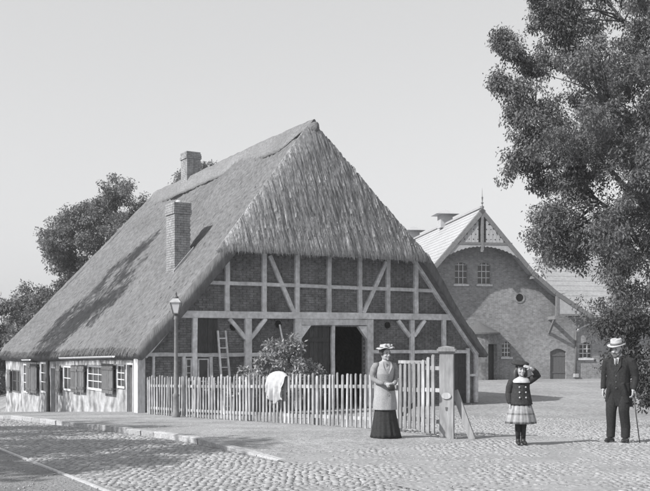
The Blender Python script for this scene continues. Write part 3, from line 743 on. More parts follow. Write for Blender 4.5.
# roof slopes with slates courses
def slope(prof, y0, y1, thick, name, m, side):
    mb = MB()
    for (xa, za), (xb, zb) in zip(prof[:-1], prof[1:]):
        q = side
        d = Vector((xb-xa, 0, zb-za)).normalized(); n_ = Vector((-d.z, 0, d.x)) if d.x > 0 else Vector((d.z, 0, -d.x))
        L = math.hypot(xb-xa, zb-za); nc = max(1, int(L/.35))
        for k in range(nc):
            p0 = Vector((xa, 0, za))+d*(L*k/nc); p1 = Vector((xa, 0, za))+d*(L*(k+1)/nc+.03)
            a0 = p0-n_*thick; b0 = p1-n_*thick; b1 = p1+n_*.018
            poly = [p0, a0, b0, b1]
            mb.prism_xz([(q*p.x, p.z) for p in (poly if q > 0 else poly[::-1])], y0, y1)
    return mb.build(name, m, barn)
slope(right_prof, -.02, 24, .12, 'roof', 'barn_roof', 1)
slope(right_prof, -.02, 24, .12, 'roof', 'barn_roof', -1)
MB().prism_yz([(-.02, 10.3), (24, 10.3), (24, 10.42), (-.02, 10.42)], -.12, .12).build('ridge_cap', 'lead', barn)
# wing to the right with its eave towards the yard
wr = MB()
for k in range(12):
    t0, t1 = k/12, (k+1)/12+.01
    wr.prism_yz([(.25+t0*6, 3.82+t0*4.2), (.25+t1*6, 3.82+t1*4.2-.03), (.25+t1*6, 3.7+t1*4.2), (.25+t0*6, 3.7+t0*4.2)], 5.6, 12.8)
wr.build('wing_roof', 'wing_roof', barn)
MB().box(7.2, 12.8, .19, .32, 3.66, 3.79).build('gutter', 'iron', barn)
dp = MB(); dp.tube([(7.45, .25, 3.72), (7.3, .25, 3.55), (6.7, WY-.1, 3.2), (6.35, WY-.09, 2.95)], .055, 8); dp.build('swan_neck', 'white_worn', barn, smooth=True)
MB().tube([(6.35, WY-.09, 2.98), (6.33, WY-.09, .3)], .055, 8).build('downpipe', 'iron', barn, smooth=True)
MB().box(6.2, 6.46, WY-.22, WY, .1, .32).build('pipe_shoe', 'kerb', barn)
# bargeboards, fretwork gable, valance arch
def barge(side):
    mb = MB()
    for (xa, za), (xb, zb) in zip(right_prof[:-1], right_prof[1:]):
        d = Vector((xb-xa, zb-za)).normalized(); n_ = Vector((d.y, -d.x)); n_ = n_ if n_.y < 0 else -n_
        a0 = Vector((xa, za))+n_*.02; b0 = Vector((xb, zb))+n_*.02; wd = .26
        poly = [(side*p.x, p.y) for p in (a0, a0+n_*wd, b0+n_*wd, b0)]
        mb.prism_xz(poly if side > 0 else poly[::-1], -.12, -.04)
    mb.build('bargeboard', 'barn_wood', barn)
barge(1); barge(-1)
def zat(x):
    x = abs(x)
    for (xa, za), (xb, zb) in zip(right_prof[:-1], right_prof[1:]):
        if x <= xb: return za+(zb-za)*(x-xa)/(xb-xa)
MB().box(-1.86, 1.86, -.1, .02, 8.1, 8.24).build('collar_beam', 'barn_wood', barn)
MB().box(-.08, .08, -.11, .03, 7.75, 10.1).build('king_post', 'barn_wood', barn)
MB().loft([(0, -.04, 7.62, .03, .03), (0, -.04, 7.68, .1, .1), (0, -.04, 7.76, .06, .06)], 10).build('pendant', 'barn_wood', barn)
for k in range(16):                                   # vertical boards of the fretwork gable, pierced with dots
    x0 = -1.78+k*.2225; x1 = x0+.21
    if x0 < .08 and x1 > -.08: continue
    zt = min(zat(x0), zat(x1))-.28
    if zt > 8.3: MB().box(x0, x1, -.045+.006*(k % 2), -.01, 8.24, zt).build('gable_board', 'barn_panel', barn)
dots = MB()
for zi in range(5):
    for k in range(-6, 7):
        x = k*.27+(.135 if zi % 2 else 0); z = 8.42+zi*.3
        if abs(x) > .12 and z < zat(x)-.48:
            dots.add([(x+math.cos(a_*math.pi/4)*.03, -.05, z+math.sin(a_*math.pi/4)*.03) for a_ in range(8)]+[(x+math.cos(a_*math.pi/4)*.04, -.03, z+math.sin(a_*math.pi/4)*.04) for a_ in range(8)], [tuple(range(7, -1, -1))]+[(a_, (a_+1) % 8, (a_+1) % 8+8, a_+8) for a_ in range(8)])
dots.build('pierced_dots', 'hole', barn, kind='stuff')
for side in (-1, 1):
    mb = MB(); n_ = 26; pts = []
    for k in range(n_+1):
        x = .08+k*(3.25-.08)/n_; top = min(zat(x)-.26, 8.1); lowz = 8.02-1.42*(x/3.25)**2.1-(.06 if k % 2 else 0)
        pts.append((x, top, min(lowz, top-.05)))
    for (xa, ta, la), (xb, tb_, lb) in zip(pts[:-1], pts[1:]):
        poly = [(side*xa, la), (side*xb, lb), (side*xb, tb_), (side*xa, ta)]
        mb.prism_xz(poly if side > 0 else poly[::-1], -.075, -.045)
    mb.build('valance', 'valance', barn)
for side in (-1, 1):                                  # boarded triangle and beam end under the flared eave
    poly = [(side*4.75, 3.98), (side*6.5, 3.98), (side*4.75, 5.1)]
    MB().prism_xz(poly if side > 0 else poly[::-1], -.07, -.03).build('eave_board', 'barn_panel', barn)
    MB().box(min(side*4.6, side*7.0), max(side*4.6, side*7.0), -.1, .02, 3.86, 3.98).build('eave_beam', 'barn_wood', barn)
    MB().box(side*4.7-.07, side*4.7+.07, -.115, .03, 3.86, 5.3).build('eave_post', 'barn_wood', barn)
    MB().bar((side*4.62, -.1, 3.75), (side*4.62, WY, 3.75), .16, .2, (0, 0, 1)).build('beam_end', 'barn_wood', barn)
    MB().bar((side*4.62, .1, 3.7), (side*4.62, WY+.02, 2.8), .12, .12, (1, 0, 0)).build('strut', 'barn_wood', barn)
    MB().bar((side*3.3, -.03, 6.2), (side*3.3, WY, 6.2), .14, .16, (0, 0, 1)).build('purlin_end', 'barn_wood', barn)
fn = MB(); fn.loft([(0, -.05, 10.3, .05, .05), (0, -.05, 10.55, .03, .03), (0, -.05, 10.6, .09, .09), (0, -.05, 10.68, .025, .025), (0, -.05, 10.95, .06, .06), (0, -.05, 11.0, .02, .02), (0, -.05, 11.5, .005, .005)], 8)
fn.build('finial', 'barn_wood', barn)
def arched_window(x0, x1, z0, z1):
    wn = empty('window'); wn.parent = barn; fy = WY+.08; n_ = 8; cx = (x0+x1)/2; rise = .16
    arc = [(x1+(x0-x1)*k/n_, z1-rise+rise*math.sin(math.pi*k/n_)) for k in range(n_+1)]
    MB().prism_xz([(x0, z0), (x1, z0)]+arc, fy+.05, fy+.06).build('pane', 'glass', wn)
    # brick spandrels that turn the square opening into an arch
    for sgn in (0, 1):
        pts = arc[:n_//2+1] if sgn == 0 else arc[n_//2:]
        mb = MB()
        for (xa, za), (xb, zb) in zip(pts[:-1], pts[1:]): mb.prism_xz([(xb, zb), (xa, za), (xa, z1+.002), (xb, z1+.002)], WY+.003, WY+.3)
        mb.build('arch_brick', 'barn', wn)
    for k in range(4):
        x = x0+(x1-x0)*k/3; MB().box(x-.025, x+.025, fy, fy+.045, z0, z1-(rise if k in (0, 3) else .02)).build('glazing_bar', 'white_worn', wn)
    for k in range(4):
        z = z0+(z1-rise-z0)*k/3; MB().box(x0, x1, fy+.003, fy+.042, z, z+.045).build('glazing_bar', 'white_worn', wn)
    MB().box(x0-.1, x1+.1, WY-.09, WY+.07, z0-.12, z0-.002).build('sill', 'white_worn', wn)
arched_window(-1.38, -.6, 5.8, 7.12); arched_window(.06, .88, 5.8, 7.12)
ocw = empty('round_window'); ocw.parent = barn
def ring_pts(cx, cz, r, n_=18): return [(cx+math.cos(2*math.pi*k/n_)*r, cz+math.sin(2*math.pi*k/n_)*r) for k in range(n_)]
MB().prism_xz(ring_pts(2.72, 5.0, .24), WY-.012, WY+.02).build('pane', 'hole', ocw)
rg = MB(); n_ = 18; oo = ring_pts(2.72, 5.0, .34); ii = ring_pts(2.72, 5.0, .24)
for k in range(n_):
    k2 = (k+1) % n_; rg.prism_xz([ii[k], ii[k2], oo[k2], oo[k]][::-1], WY-.03, WY+.02)
rg.build('brick_ring', 'barn', ocw)
arched_window(1.6, 2.16, 1.36, 2.3); arched_window(6.6, 7.4, 1.28, 2.26)
bd = empty('barn_door'); bd.parent = barn
for k in range(5): MB().box(4.72+k*.198, 4.912+k*.198, WY+.1, WY+.14+.005*(k % 2), -.05, 1.86).build('plank', 'iron', bd)
for z in (.35, 1.4): MB().box(4.74, 5.68, WY+.075, WY+.098, z, z+.1).build('strap', 'iron', bd)
n_ = 8
mb = MB()
for k in range(n_):
    xa, xb = 5.72-1.02*k/n_, 5.72-1.02*(k+1)/n_; za, zb = 1.68+.18*math.sin(math.pi*k/n_), 1.68+.18*math.sin(math.pi*(k+1)/n_)
    mb.prism_xz([(xb, zb), (xa, za), (xa, 1.862), (xb, 1.862)], WY+.003, WY+.3)
mb.build('arch_brick', 'barn', bd)
# half-round porch with its own cone roof, partly behind the farmhouse
po = empty('porch'); po.parent = barn
mb = MB(); n_ = 16; pc = .15; pr = 1.1
for k in range(n_):
    a0, a1 = -math.pi+math.pi*k/n_, -math.pi+math.pi*(k+1)/n_
    if 9 <= k <= 12 and True:
        zlow = 2.15
    else: zlow = -.5
    q = [(pc+math.cos(a_)*r_, WY+math.sin(a_)*r_) for a_, r_ in ((a0, pr), (a1, pr), (a1, pr-.2), (a0, pr-.2))]
    mb.add([(x, y, z) for z in (zlow, 2.8) for x, y in q], [(3, 2, 1, 0), (4, 5, 6, 7), (0, 1, 5, 4), (1, 2, 6, 5), (2, 3, 7, 6), (3, 0, 4, 7)])
mb.build('wall', 'brick', po)  # darker brick puts the deep shade of this corner into the colour
mb = MB()
for k in range(n_):
    a0, a1 = -math.pi+math.pi*k/n_, -math.pi+math.pi*(k+1)/n_
    vs = [(pc+math.cos(a_)*(pr+.18), WY+math.sin(a_)*(pr+.18), z) for z in (2.74, 2.84) for a_ in (a0, a1)]+[(pc, WY-.02, 3.5), (pc, WY-.02, 3.4)]
    mb.add(vs, [(0, 1, 3, 2), (2, 3, 4), (1, 0, 5)])
mb.build('roof', 'iron', po)  # dark colour lets the cone merge into the cast shadow
MB().box(pc+.1, pc+.95, WY-.35, WY-.3, -.1, 2.12).build('door', 'dark_wood', po)
for wv in (8.0, 17.0):                                # ridge ventilators
    vt = empty('ridge_ventilator'); vt.parent = barn
    MB().box(-.42, .42, wv-.42, wv+.42, 10.1, 11.0).build('louvre_box', 'barn_panel', vt)
    c_ = MB(); c_.add([(-.8, wv-.8, 11.0), (.8, wv-.8, 11.0), (.8, wv+.8, 11.0), (-.8, wv+.8, 11.0), (0, wv, 11.38)], [(3, 2, 1, 0), (0, 1, 4), (1, 2, 4), (2, 3, 4), (3, 0, 4)]); c_.build('cap', 'barn_roof', vt)

# ------------------------------------------------------------------ fence, gate, gate post, prop
F0 = Vector((-5.1, 26.5)); F1 = Vector((2.16, 16.5)); FD = (F1-F0).normalized(); FL = (F1-F0).length; fang = math.atan2(FD.y, FD.x)
def fp(s, off=0):
    p = F0+FD*s+Vector((-FD.y, FD.x))*off; return p.x, p.y
def fz(s, off=0): return pz(*fp(s, off))-.012
fence = empty('picket_fence', (*fp(0), fz(0)), fang)
tag(fence, 'worn white picket fence between the farmhouse corner and the garden gate', 'fence')
def picket_mesh(h, wd=.062, th=.022, m='picket'):
    mb = MB(); mb.prism_xz([(-wd/2, 0), (wd/2, 0), (wd/2, h-.03), (wd*.2, h), (-wd*.2, h), (-wd/2, h-.03)], -th/2, th/2); return mb.mesh('picket', m)
pms = [picket_mesh(1.06+.012*k, .058+.004*(k % 3)) for k in range(5)]
s = .04; z00 = fz(0)
while s < 11.0:
    o = link('picket', pms[random.randrange(5)], fence, (s, -.035, fz(s)-z00+.02+random.uniform(-.025, .02)), random.uniform(-.12, .12))
    o.rotation_euler[1] = random.gauss(0, .016); o.scale = (random.uniform(.82, 1.1), 1, 1); s += .152+random.gauss(0, .007)
def rail(parent, s0, s1, h, zb, m='picket', n_=8, off=0.0):
    for k in range(n_):
        pass
    mb = MB(); vs = []
    for k in range(n_+1):
        ss = s0+(s1-s0)*k/n_; z = fz(ss)-zb+h
        for y, dz in ((-.02, -.035), (.02, -.035), (.02, .035), (-.02, .035)): vs.append((ss, y+off, z+dz+random.uniform(-.003, .003)))
    fs = [(3, 2, 1, 0)]+[(k*4+j, k*4+(j+1) % 4, (k+1)*4+(j+1) % 4, (k+1)*4+j) for k in range(n_) for j in range(4)]+[tuple(n_*4+j for j in range(4))]
    return mb.add(vs, [tuple(reversed(f)) for f in fs]).build('rail', m, parent)
for k in range(4):
    for h in (.2, .84): rail(fence, k*2.76+.01, k*2.76+2.75, h, z00)
for k in range(5):
    ss = .02+k*2.74; MB().box(-.055, .055, .022, .13, -.15, 1.0).build('fence_post', 'picket', fence, (ss, 0, fz(ss)-z00))
# garden gate: darker leaf standing a little open, pale rising pickets beside the post
gs = 11.12; gate = empty('garden_gate', (*fp(gs), fz(gs)), fang+.16)
tag(gate, 'narrow dark wooden garden gate standing ajar behind the woman', 'gate')
for k in range(6):
    o = link('picket', picket_mesh(1.22+.012*k, .06, .022, 'picket_dark'), gate, (.04+k*.112, -.035, .06), random.uniform(-.03, .03))
for h in (.25, .8): MB().box(0, .64, -.022, .018, h-.04, h+.04).build('rail', 'picket_dark', gate)
MB().box(-.02, .66, -.03, .026, 1.29, 1.35).build('top_rail', 'picket', gate)
MB().bar((.03, 0.035, .3), (.62, .035, .78), .07, .03, (0, 1, 0)).build('brace', 'picket_dark', gate)
side = empty('short_fence', (*fp(11.78), fz(11.78)), fang)
tag(side, 'short panel of three tall pale pickets against the square gate post', 'fence')
for k in range(3): link('picket', picket_mesh(1.34+.05*k, .075, .025), side, (.03+k*.135, -.035, .03), 0)
for h in (.25, .82, 1.22): MB().box(-.02, .45, -.022, .022, h-.035, h+.035).build('rail', 'picket', side)
pp = fp(12.4); post = empty('gate_post', (*pp, pz(*pp)-.03), R(-12))
tag(post, 'stout square painted gate post with moulded cap beside the drive', 'post')
pm = MB(); vs = []
prof = [(-.3, .125), (.02, .128), (.25, .125), (.8, .124), (1.3, .125), (1.52, .123)]
pm.loft([(0, 0, z, r_, r_) for z, r_ in prof], 4)
for i, v in enumerate(pm.v):
    x, y, z = v; c4 = math.sqrt(.5); pm.v[i] = ((x-y)*1.0+random.uniform(-.003, .003), (x+y)*1.0+random.uniform(-.003, .003), z)
pm.build('shaft', 'post', post)
for z0, z1, r_ in ((1.52, 1.55, .14), (1.55, 1.6, .165), (1.6, 1.625, .14)): MB().box(-r_, r_, -r_, r_, z0, z1).build('cap', 'post', post)
MB().add([(-.14, -.14, 1.625), (.14, -.14, 1.625), (.14, .14, 1.625), (-.14, .14, 1.625), (0, 0, 1.65)], [(3, 2, 1, 0), (0, 1, 4), (1, 2, 4), (2, 3, 4), (3, 0, 4)]).build('cap', 'post', post)
pl = MB(); pl.prism_xz([(math.cos(2*math.pi*k/18)*.085, .76+math.sin(2*math.pi*k/18)*.058) for k in range(18)], -.142, -.128); pl.build('number_plate', 'white_worn', post)
MB().prism_xz([(-.012, .5), (.012, .5), (.02, .56), (-.02, .56)], -.134, -.122).build('keyhole', 'iron', post)
pb = Vector((pp[0]+.145, pp[1]+.03)); pe = Vector((pp[0]+.44, pp[1]-.12))
mb = MB(); mb.bar((pb.x, pb.y, pz(*pb)+.82), (pe.x, pe.y, pz(*pe)-.04), .12, .04, (.5, .85, 0))
tag(mb.build('prop_board', 'post'), 'pale board leaning against the gate post as a stay', 'board')
# made-up cloth on the fence, standing in for a pale blurred figure
clothm = MB(); nx, nz = 40, 44; cs = 6.95
def cloth_pt(i, j, off):
    a_ = -1+2*i/nx; t = j/nz                       # t: back hem -> over the picket tops -> front hem
    hem = .64*(1-.28*abs(a_)**2.6)+.05*math.sin(a_*5+1)+.03*math.sin(a_*13)
    hw = .35*(1-.12*(1-t)+.06*math.sin(t*7))
    x = a_*hw; w_ = float(fbm(a_*3+5, t*2.2, 8))-.47
    if t < .25: y, z = .04+.03*(.25-t), 1.13-(.25-t)/.25*.3
    elif t < .35: k_ = (t-.25)/.1; y, z = .04*math.cos(math.pi*k_)-.035*k_, 1.13+.03*math.sin(math.pi*k_)
    else:
        k_ = (t-.35)/.65; y = -.08-.075*k_*(.4+math.sin(a_*9+w_*4))-.04*math.sin(math.pi*k_); z = 1.13-k_*hem
    z -= .1*abs(a_)**3
    return (x+w_*.05, y+w_*.05+off, z+w_*.05)
for off in (0, .006):
    for j in range(nz+1):
        for i in range(nx+1): clothm.v.append(cloth_pt(i, j, off))
q_ = (nx+1)*(nz+1)
for j in range(nz):
    for i in range(nx):
        k = j*(nx+1)+i; clothm.f += [(k, k+1, k+nx+2, k+nx+1), (k+q_+nx+1, k+q_+nx+2, k+q_+1, k+q_)]
for i in range(nx):
    for j in (0, nz): k = j*(nx+1)+i; clothm.f.append((k, k+1, k+1+q_, k+q_))
for j in range(nz):
    for i in (0, nx): k = j*(nx+1)+i; clothm.f.append((k, k+nx+1, k+nx+1+q_, k+q_))
clo = clothm.build('stand_in_cloth', 'linen', None, (*fp(cs, -.045), fz(cs)+.02), fang, smooth=True)
tag(clo, 'crumpled white stand-in cloth for a pale blurred figure at the picket fence', 'cloth')

# ------------------------------------------------------------------ street lamp
lp = Vector((-3.97, 24.45)); lamp = empty('street_lamp', (lp.x, lp.y, pz(*lp)-.01), 0)
tag(lamp, 'slim cast-iron street lamp with glazed lantern in front of the fence', 'street lamp')
MB().loft([(0, 0, -.15, .11, .11), (0, 0, .12, .11, .11), (0, 0, .16, .085, .085), (0, 0, .55, .08, .08), (0, 0, .6, .095, .095), (0, 0, .66, .062, .062), (0, 0, 1.6, .05, .05), (0, 0, 2.6, .042, .042), (0, 0, 2.64, .06, .06), (0, 0, 2.7, .045, .045), (0, 0, 2.76, .04, .04)], 14).build('column', 'lamp_iron', lamp, smooth=True)
lz = 2.76
MB().box(-.1, .1, -.1, .1, lz, lz+.03).build('lantern_base', 'iron', lamp)
for sx, sy in ((-1, -1), (1, -1), (1, 1), (-1, 1)):
    MB().bar((sx*.09, sy*.09, lz+.03), (sx*.165, sy*.165, lz+.38), .022, .022, (0, 0, 1)).build('lantern_bar', 'iron', lamp)
M['lampglass'] = mat('lamp glass', .5, .62, rough=.15, spec=.5, scale=3)
for k in range(4):
    an = k*math.pi/2; r0, r1 = .085, .16
    c_, s_ = math.cos(an), math.sin(an)
    q = [(r0, -.08, lz+.035), (r0, .08, lz+.035), (r1, .155, lz+.375), (r1, -.155, lz+.375)]
    q2 = [(x-.008, y, z) for x, y, z in q]
    MB().add([(x*c_-y*s_, x*s_+y*c_, z) for x, y, z in q+q2], [(0, 1, 2, 3), (7, 6, 5, 4), (0, 4, 5, 1), (1, 5, 6, 2), (2, 6, 7, 3), (3, 7, 4, 0)]).build('lantern_pane', 'lampglass', lamp)
hd = MB(); hd.loft([(0, 0, lz+.375, .26, .26), (0, 0, lz+.4, .26, .26), (0, 0, lz+.52, .13, .13)], 4); hd.v = [((x-y)*.7071, (x+y)*.7071, z) for x, y, z in hd.v]; hd.build('lantern_hood', 'lead', lamp)
MB().loft([(0, 0, lz+.51, .09, .09), (0, 0, lz+.58, .085, .085), (0, 0, lz+.6, .05, .05), (0, 0, lz+.66, .03, .03), (0, 0, lz+.69, .04, .04), (0, 0, lz+.75, .008, .008)], 10).build('finial', 'iron', lamp, smooth=True)

for o in lamp.children:                                # lantern to its true, smaller size
    if o.name.startswith(('lantern', 'finial')):
        for v in o.data.vertices: v.co = Vector((v.co.x*.8, v.co.y*.8, lz+(v.co.z-lz)*.8))

# ------------------------------------------------------------------ ladder and pole against the gable
ldr = empty('ladder', (HO.x+hc*2.66+hs*.42, HO.y+hs*2.66-hc*.42, -.46), HTH)
tag(ldr, 'wooden ladder leaning against the brick gable left of the door', 'ladder')
for sx in (-.15, .15): MB().bar((sx, 0, 0), (sx*.85-.08, .34, 2.55), .05, .06, (0, 1, 0)).build('rail', 'timber', ldr)
for k in range(8):
    t = (k+.8)/8.6; MB().bar((-.15-.04*t*1.5, .34*t, 2.55*t), (.15-.1*t, .34*t, 2.55*t), .035, .035, (0, 0, 1)).build('rung', 'timber', ldr)
pol = MB(); pol.tube([(HO.x+hc*4.95+hs*.55, HO.y+hs*4.95-hc*.55, -.46), (HO.x+hc*4.63+hs*.03, HO.y+hs*4.63-hc*.03, 2.3)], [.035, .028], 8)
tag(pol.build('wooden_pole', 'timber', smooth=True), 'slender wooden pole propped against the gable behind the shrub', 'pole')

# ------------------------------------------------------------------ trees and shrubs
def leaf_mesh(centers, n_each, spread, size, droop, m, seed, name='crown', elong=2.4, radii=None):
    r_ = np.random.default_rng(seed); C = np.repeat(np.asarray(centers), n_each, 0); n_ = len(C)
    d = r_.normal(size=(n_, 3)); d /= np.linalg.norm(d, axis=1, keepdims=True)
    rad = spread if radii is None else np.repeat(radii, n_each)[:, None]
    P = C+d*(r_.random((n_, 1))**.55)*rad*np.array([1, 1, .8])
    ax = r_.normal(size=(n_, 3))+d*.8; ax[:, 2] -= droop; ax /= np.linalg.norm(ax, axis=1, keepdims=True)
    nn = r_.normal(size=(n_, 3)); nn[:, 2] += .9; sd = np.cross(ax, nn); sd /= np.maximum(np.linalg.norm(sd, axis=1, keepdims=True), 1e-6)
    nr = np.cross(sd, ax)
    L = size*(.6+.8*r_.random((n_, 1))); W = L/elong
    V = np.stack([P, P+ax*L*.5+sd*W*.5+nr*L*.06, P+ax*L-nr*L*.06, P+ax*L*.5-sd*W*.5+nr*L*.06], 1).reshape(-1, 3)
    F = np.arange(n_*4).reshape(-1, 4)
    return np_mesh(name, V, F, m)
def tree(name, label, loc, clumps, trunk_r, trunk_h, m, leaf, n_each, clump_r, seed, group=None, trunk_lean=(0, 0), sub=10, droop=.9, sub_r=.5):
    """clumps: world-space centres (x,y,z) with radius; limbs lead to each one, twigs fan out inside it"""
    r_ = random.Random(seed); t = empty(name, loc); tag(t, label, 'tree' if 'tree' in name else 'shrub', group)
    tm = MB(); p0 = Vector((0, 0, -.3)); top = Vector((trunk_lean[0], trunk_lean[1], trunk_h))
    pts = [p0+(top-p0)*k/6+Vector((r_.uniform(-1, 1), r_.uniform(-1, 1), 0))*trunk_r*.35*(k > 0) for k in range(7)]
    tm.tube(pts, [trunk_r*(1.35 if k == 0 else 1.0-.55*k/6) for k in range(7)], 10)
    to = tm.build('trunk', 'bark', t, smooth=True)
    subs = []; srad = []; order = list(range(len(clumps))); mains = []; lines = []
    loc_c = [Vector((q[0]-loc[0], q[1]-loc[1], q[2]-loc[2])) for q in clumps]
    nm = max(3, len(clumps)//8)
    while len(mains) < min(nm, len(clumps)):        # main limbs: clumps far from one another
        mains.append(max((i for i in order if i not in mains), key=lambda i: min([(loc_c[i]-loc_c[j]).length for j in mains], default=loc_c[i].length)))
    for i in mains+[i for i in order if i not in mains]:
        c = loc_c[i]; cr = clumps[i][3]
        if i in mains or not lines:
            h = max(.35, min(.98, (c.z*.55)/max(trunk_h, .1))); st = pts[0]+(top-pts[0])*h; r0 = min(trunk_r*.36, .02*(c-st).length+.012)
        else:
            st, r0 = min(lines, key=lambda q: (q[0]-c).length+(.6 if q[0].z > c.z+.5 else 0)); r0 *= .6
        ln = (c-st).length; mid = st.lerp(c, .5)+Vector((0, 0, .1*ln))+Vector((r_.uniform(-1, 1), r_.uniform(-1, 1), r_.uniform(-.5, .5)))*.1*ln
        rr = max(.012, r0)
        P_ = [st, st.lerp(mid, .5)+Vector((r_.uniform(-1, 1), r_.uniform(-1, 1), .5))*.04*ln, mid, mid.lerp(c, .55)+Vector((r_.uniform(-1, 1), r_.uniform(-1, 1), 0))*.04*ln, c]
        lm = MB(); lm.tube(P_, [rr, rr*.8, rr*.6, rr*.42, rr*.15], 6)
        if i in mains: lines += [(P_[2], rr*.6), (P_[3], rr*.42), (P_[2].lerp(P_[3], .5), rr*.5), (P_[1].lerp(P_[2], .6), rr*.7)]
        for k in range(sub):
            d = Vector((r_.gauss(0, 1), r_.gauss(0, 1), r_.gauss(0, .8))); d = d.normalized()*cr*r_.uniform(.35, 1.0)
            e = c+d; subs.append(tuple(e)); srad.append(sub_r*r_.uniform(.6, 1.3))
            b = mid.lerp(c, r_.uniform(.4, 1)); lm.tube([b, b.lerp(e, .5)+Vector((0, 0, .05)), e], [rr*.22, rr*.14, rr*.06], 4)
        lm.build('limb', 'bark', t, smooth=True)
    o = link('crown', leaf_mesh(subs, n_each, 1, leaf, droop, m, seed, radii=np.array(srad)), t)
    return t
def clump_cloud(c, rad, n_, r0, seed, squash=None, keep=None):
    r_ = random.Random(seed); out = []; tries = 0
    while len(out) < n_ and tries < 4000:
        tries += 1
        d = Vector((r_.gauss(0, 1), r_.gauss(0, 1), r_.gauss(0, 1))).normalized()*r_.random()**.42
        p = (c[0]+d.x*rad[0], c[1]+d.y*rad[1], c[2]+d.z*rad[2])
        if keep and not keep(p): continue
        if all((Vector(p)-Vector(q[:3])).length > r0*.85 for q in out): out.append((*p, r0*r_.uniform(.75, 1.25)))
    return out
# big tree in front of the barn, its trunk just outside the picture on the right
cl_ = clump_cloud((10.6, 28, 8.5), (4.7, 3.8, 6.8), 125, .85, 11)
cl_ += [(7.1, 28, 12.3, .7), (6.3, 28.2, 10.3, .5), (5.9, 28, 9.4, .4), (6.6, 27.6, 8.9, .7), (7.3, 27.5, 6.6, .7), (7.6, 27.5, 4.9, .6), (9.2, 27, 4.0, .9), (9.6, 27, 2.8, .9), (10.2, 27, 4.6, .9), (9.0, 27, 5.4, .9), (10.4, 26.8, 3.4, .9), (8.9, 27, 3.0, .6), (7.9, 27.4, 6.0, .8), (8.6, 27, 7.4, .9), (5.8, 28, 10.6, .4), (5.35, 28, 9.7, .3), (5.5, 28.1, 11.0, .3), (5.75, 28, 8.7, .35), (6.2, 28, 7.3, .35), (6.2, 28, 8.2, .5), (6.6, 28, 6.7, .5), (6.9, 28, 5.6, .5), (7.3, 27.8, 4.4, .4), (8.0, 27.5, 4.9, .9), (8.6, 27.2, 3.9, .7), (7.4, 27.8, 11.6, .7), (6.8, 28, 11.9, .6)]
tree('ash_tree', 'large leafy tree overhanging the yard at the right edge in front of the barn', (10.9, 28.6, gz(10.9, 28.6)), cl_, .3, 7.5, 'leaf', .1, 105, 1.1, 5, sub=15, droop=1.3, sub_r=.36)
# trees behind the farmhouse
for i, (lab, c, rad, n_, r0, sd) in enumerate((
    ('broad tree with dense crown rising behind the left slope of the thatch', (-13.9, 60, 7.6), (4.4, 3.6, 4.2), 62, .95, 3),
    ('lower loose tree between the broad tree and the left picture edge', (-17.2, 58, 2.3), (3.0, 3, 2.9), 36, .9, 4),
    ('tall thin-leaved tree just showing over the ridge by the far chimney', (-7.9, 62, 11.1), (2.6, 2.6, 2.5), 14, 1.1, 6),
    ('spreading tree far down the street at the left picture edge', (-22.5, 62, 1.0), (3.6, 3.2, 3.2), 28, 1.0, 8))):
    tree('broadleaf_tree', lab, (c[0], c[1], gz(c[0], c[1])), clump_cloud(c, rad, n_, r0, sd), .3, c[2]*.75, 'leaf_far', .17, 110, r0, sd+20, 'trees behind the farmhouse', sub=15, sub_r=.5)
tree('roadside_tree', 'dark shrubby tree at the left edge beyond the farmhouse end', (-17.6, 48.5, gz(-17.6, 48.5)), clump_cloud((-17.4, 48.5, 1.9), (2.0, 1.6, 2.2), 16, .8, 14), .14, 2.2, 'leaf_far', .2, 46, .8, 33, sub=12, sub_r=.4)
# trees across the street whose shade falls on the road and on the roof
tree('street_tree', 'street tree across the road shading the thatch', (-17.2, 31, gz(-17.2, 31)), clump_cloud((-17.2, 31.4, 10.4), (2.8, 3.2, 4.8), 19, 1.1, 41), .3, 8.5, 'leaf', .26, 40, 1.4, 43, 'trees across the street', sub=10, sub_r=.6)
tree('street_tree', 'street tree across the road shading the cobbles', (-11.8, 9.2, gz(-11.8, 9.2)), clump_cloud((-11.8, 9.4, 7.0), (2.6, 2.2, 1.6), 13, 1.0, 45), .25, 5.5, 'leaf', .26, 40, 1.2, 47, 'trees across the street', sub=10, sub_r=.5)
tree('street_tree', 'slender street tree across the road nearer the farmhouse', (-14.4, 15, gz(-14.4, 15)), clump_cloud((-14.2, 14.8, 7.2), (2.4, 2.2, 1.5), 11, .95, 48), .22, 5.8, 'leaf', .26, 40, 1.2, 49, 'trees across the street', sub=10, sub_r=.5)
# shrubs behind the fence and at the right
def hpt(u, v, z=0): return (HO.x+hc*u-hs*v, HO.y+hs*u+hc*v, -.45+z)
b0 = hpt(4.1, -1.5)
tree('flowering_shrub', 'round light-leaved shrub behind the fence before the great door', (b0[0], b0[1], gz(b0[0], b0[1])), [(*hpt(4.0+q[0]*1.02, -1.5+q[1], q[2]*1.16), q[3]) for q in ((0, 0, 1.5, .4), (.5, .1, 1.35, .4), (-.5, 0, 1.3, .38), (.9, 0, 1.05, .35), (-.85, .1, 1.0, .3), (.1, -.2, 1.0, .5), (.2, .1, 1.85, .28), (-.35, 0, 1.75, .25), (.55, 0, 1.7, .22), (1.1, -.1, .8, .3), (0, 0, .6, .5))], .05, .7, 'leaf_bush', .11, 50, .4, 61, sub=9, sub_r=.2, droop=.2)
b1 = hpt(2.9, -.9)
tree('garden_shrub', 'small thin shrub at the foot of the ladder', (b1[0], b1[1], gz(b1[0], b1[1])), [(*hpt(2.9+q[0], -.9+q[1], q[2]), q[3]) for q in ((0, 0, 1.0, .28), (.35, 0, .95, .25), (-.3, 0, .8, .25), (.1, 0, 1.3, .18), (.5, 0, .7, .25), (-1.0, 0, .85, .2))], .03, .6, 'leaf_bush', .11, 22, .3, 63, sub=7, sub_r=.14, droop=.2)
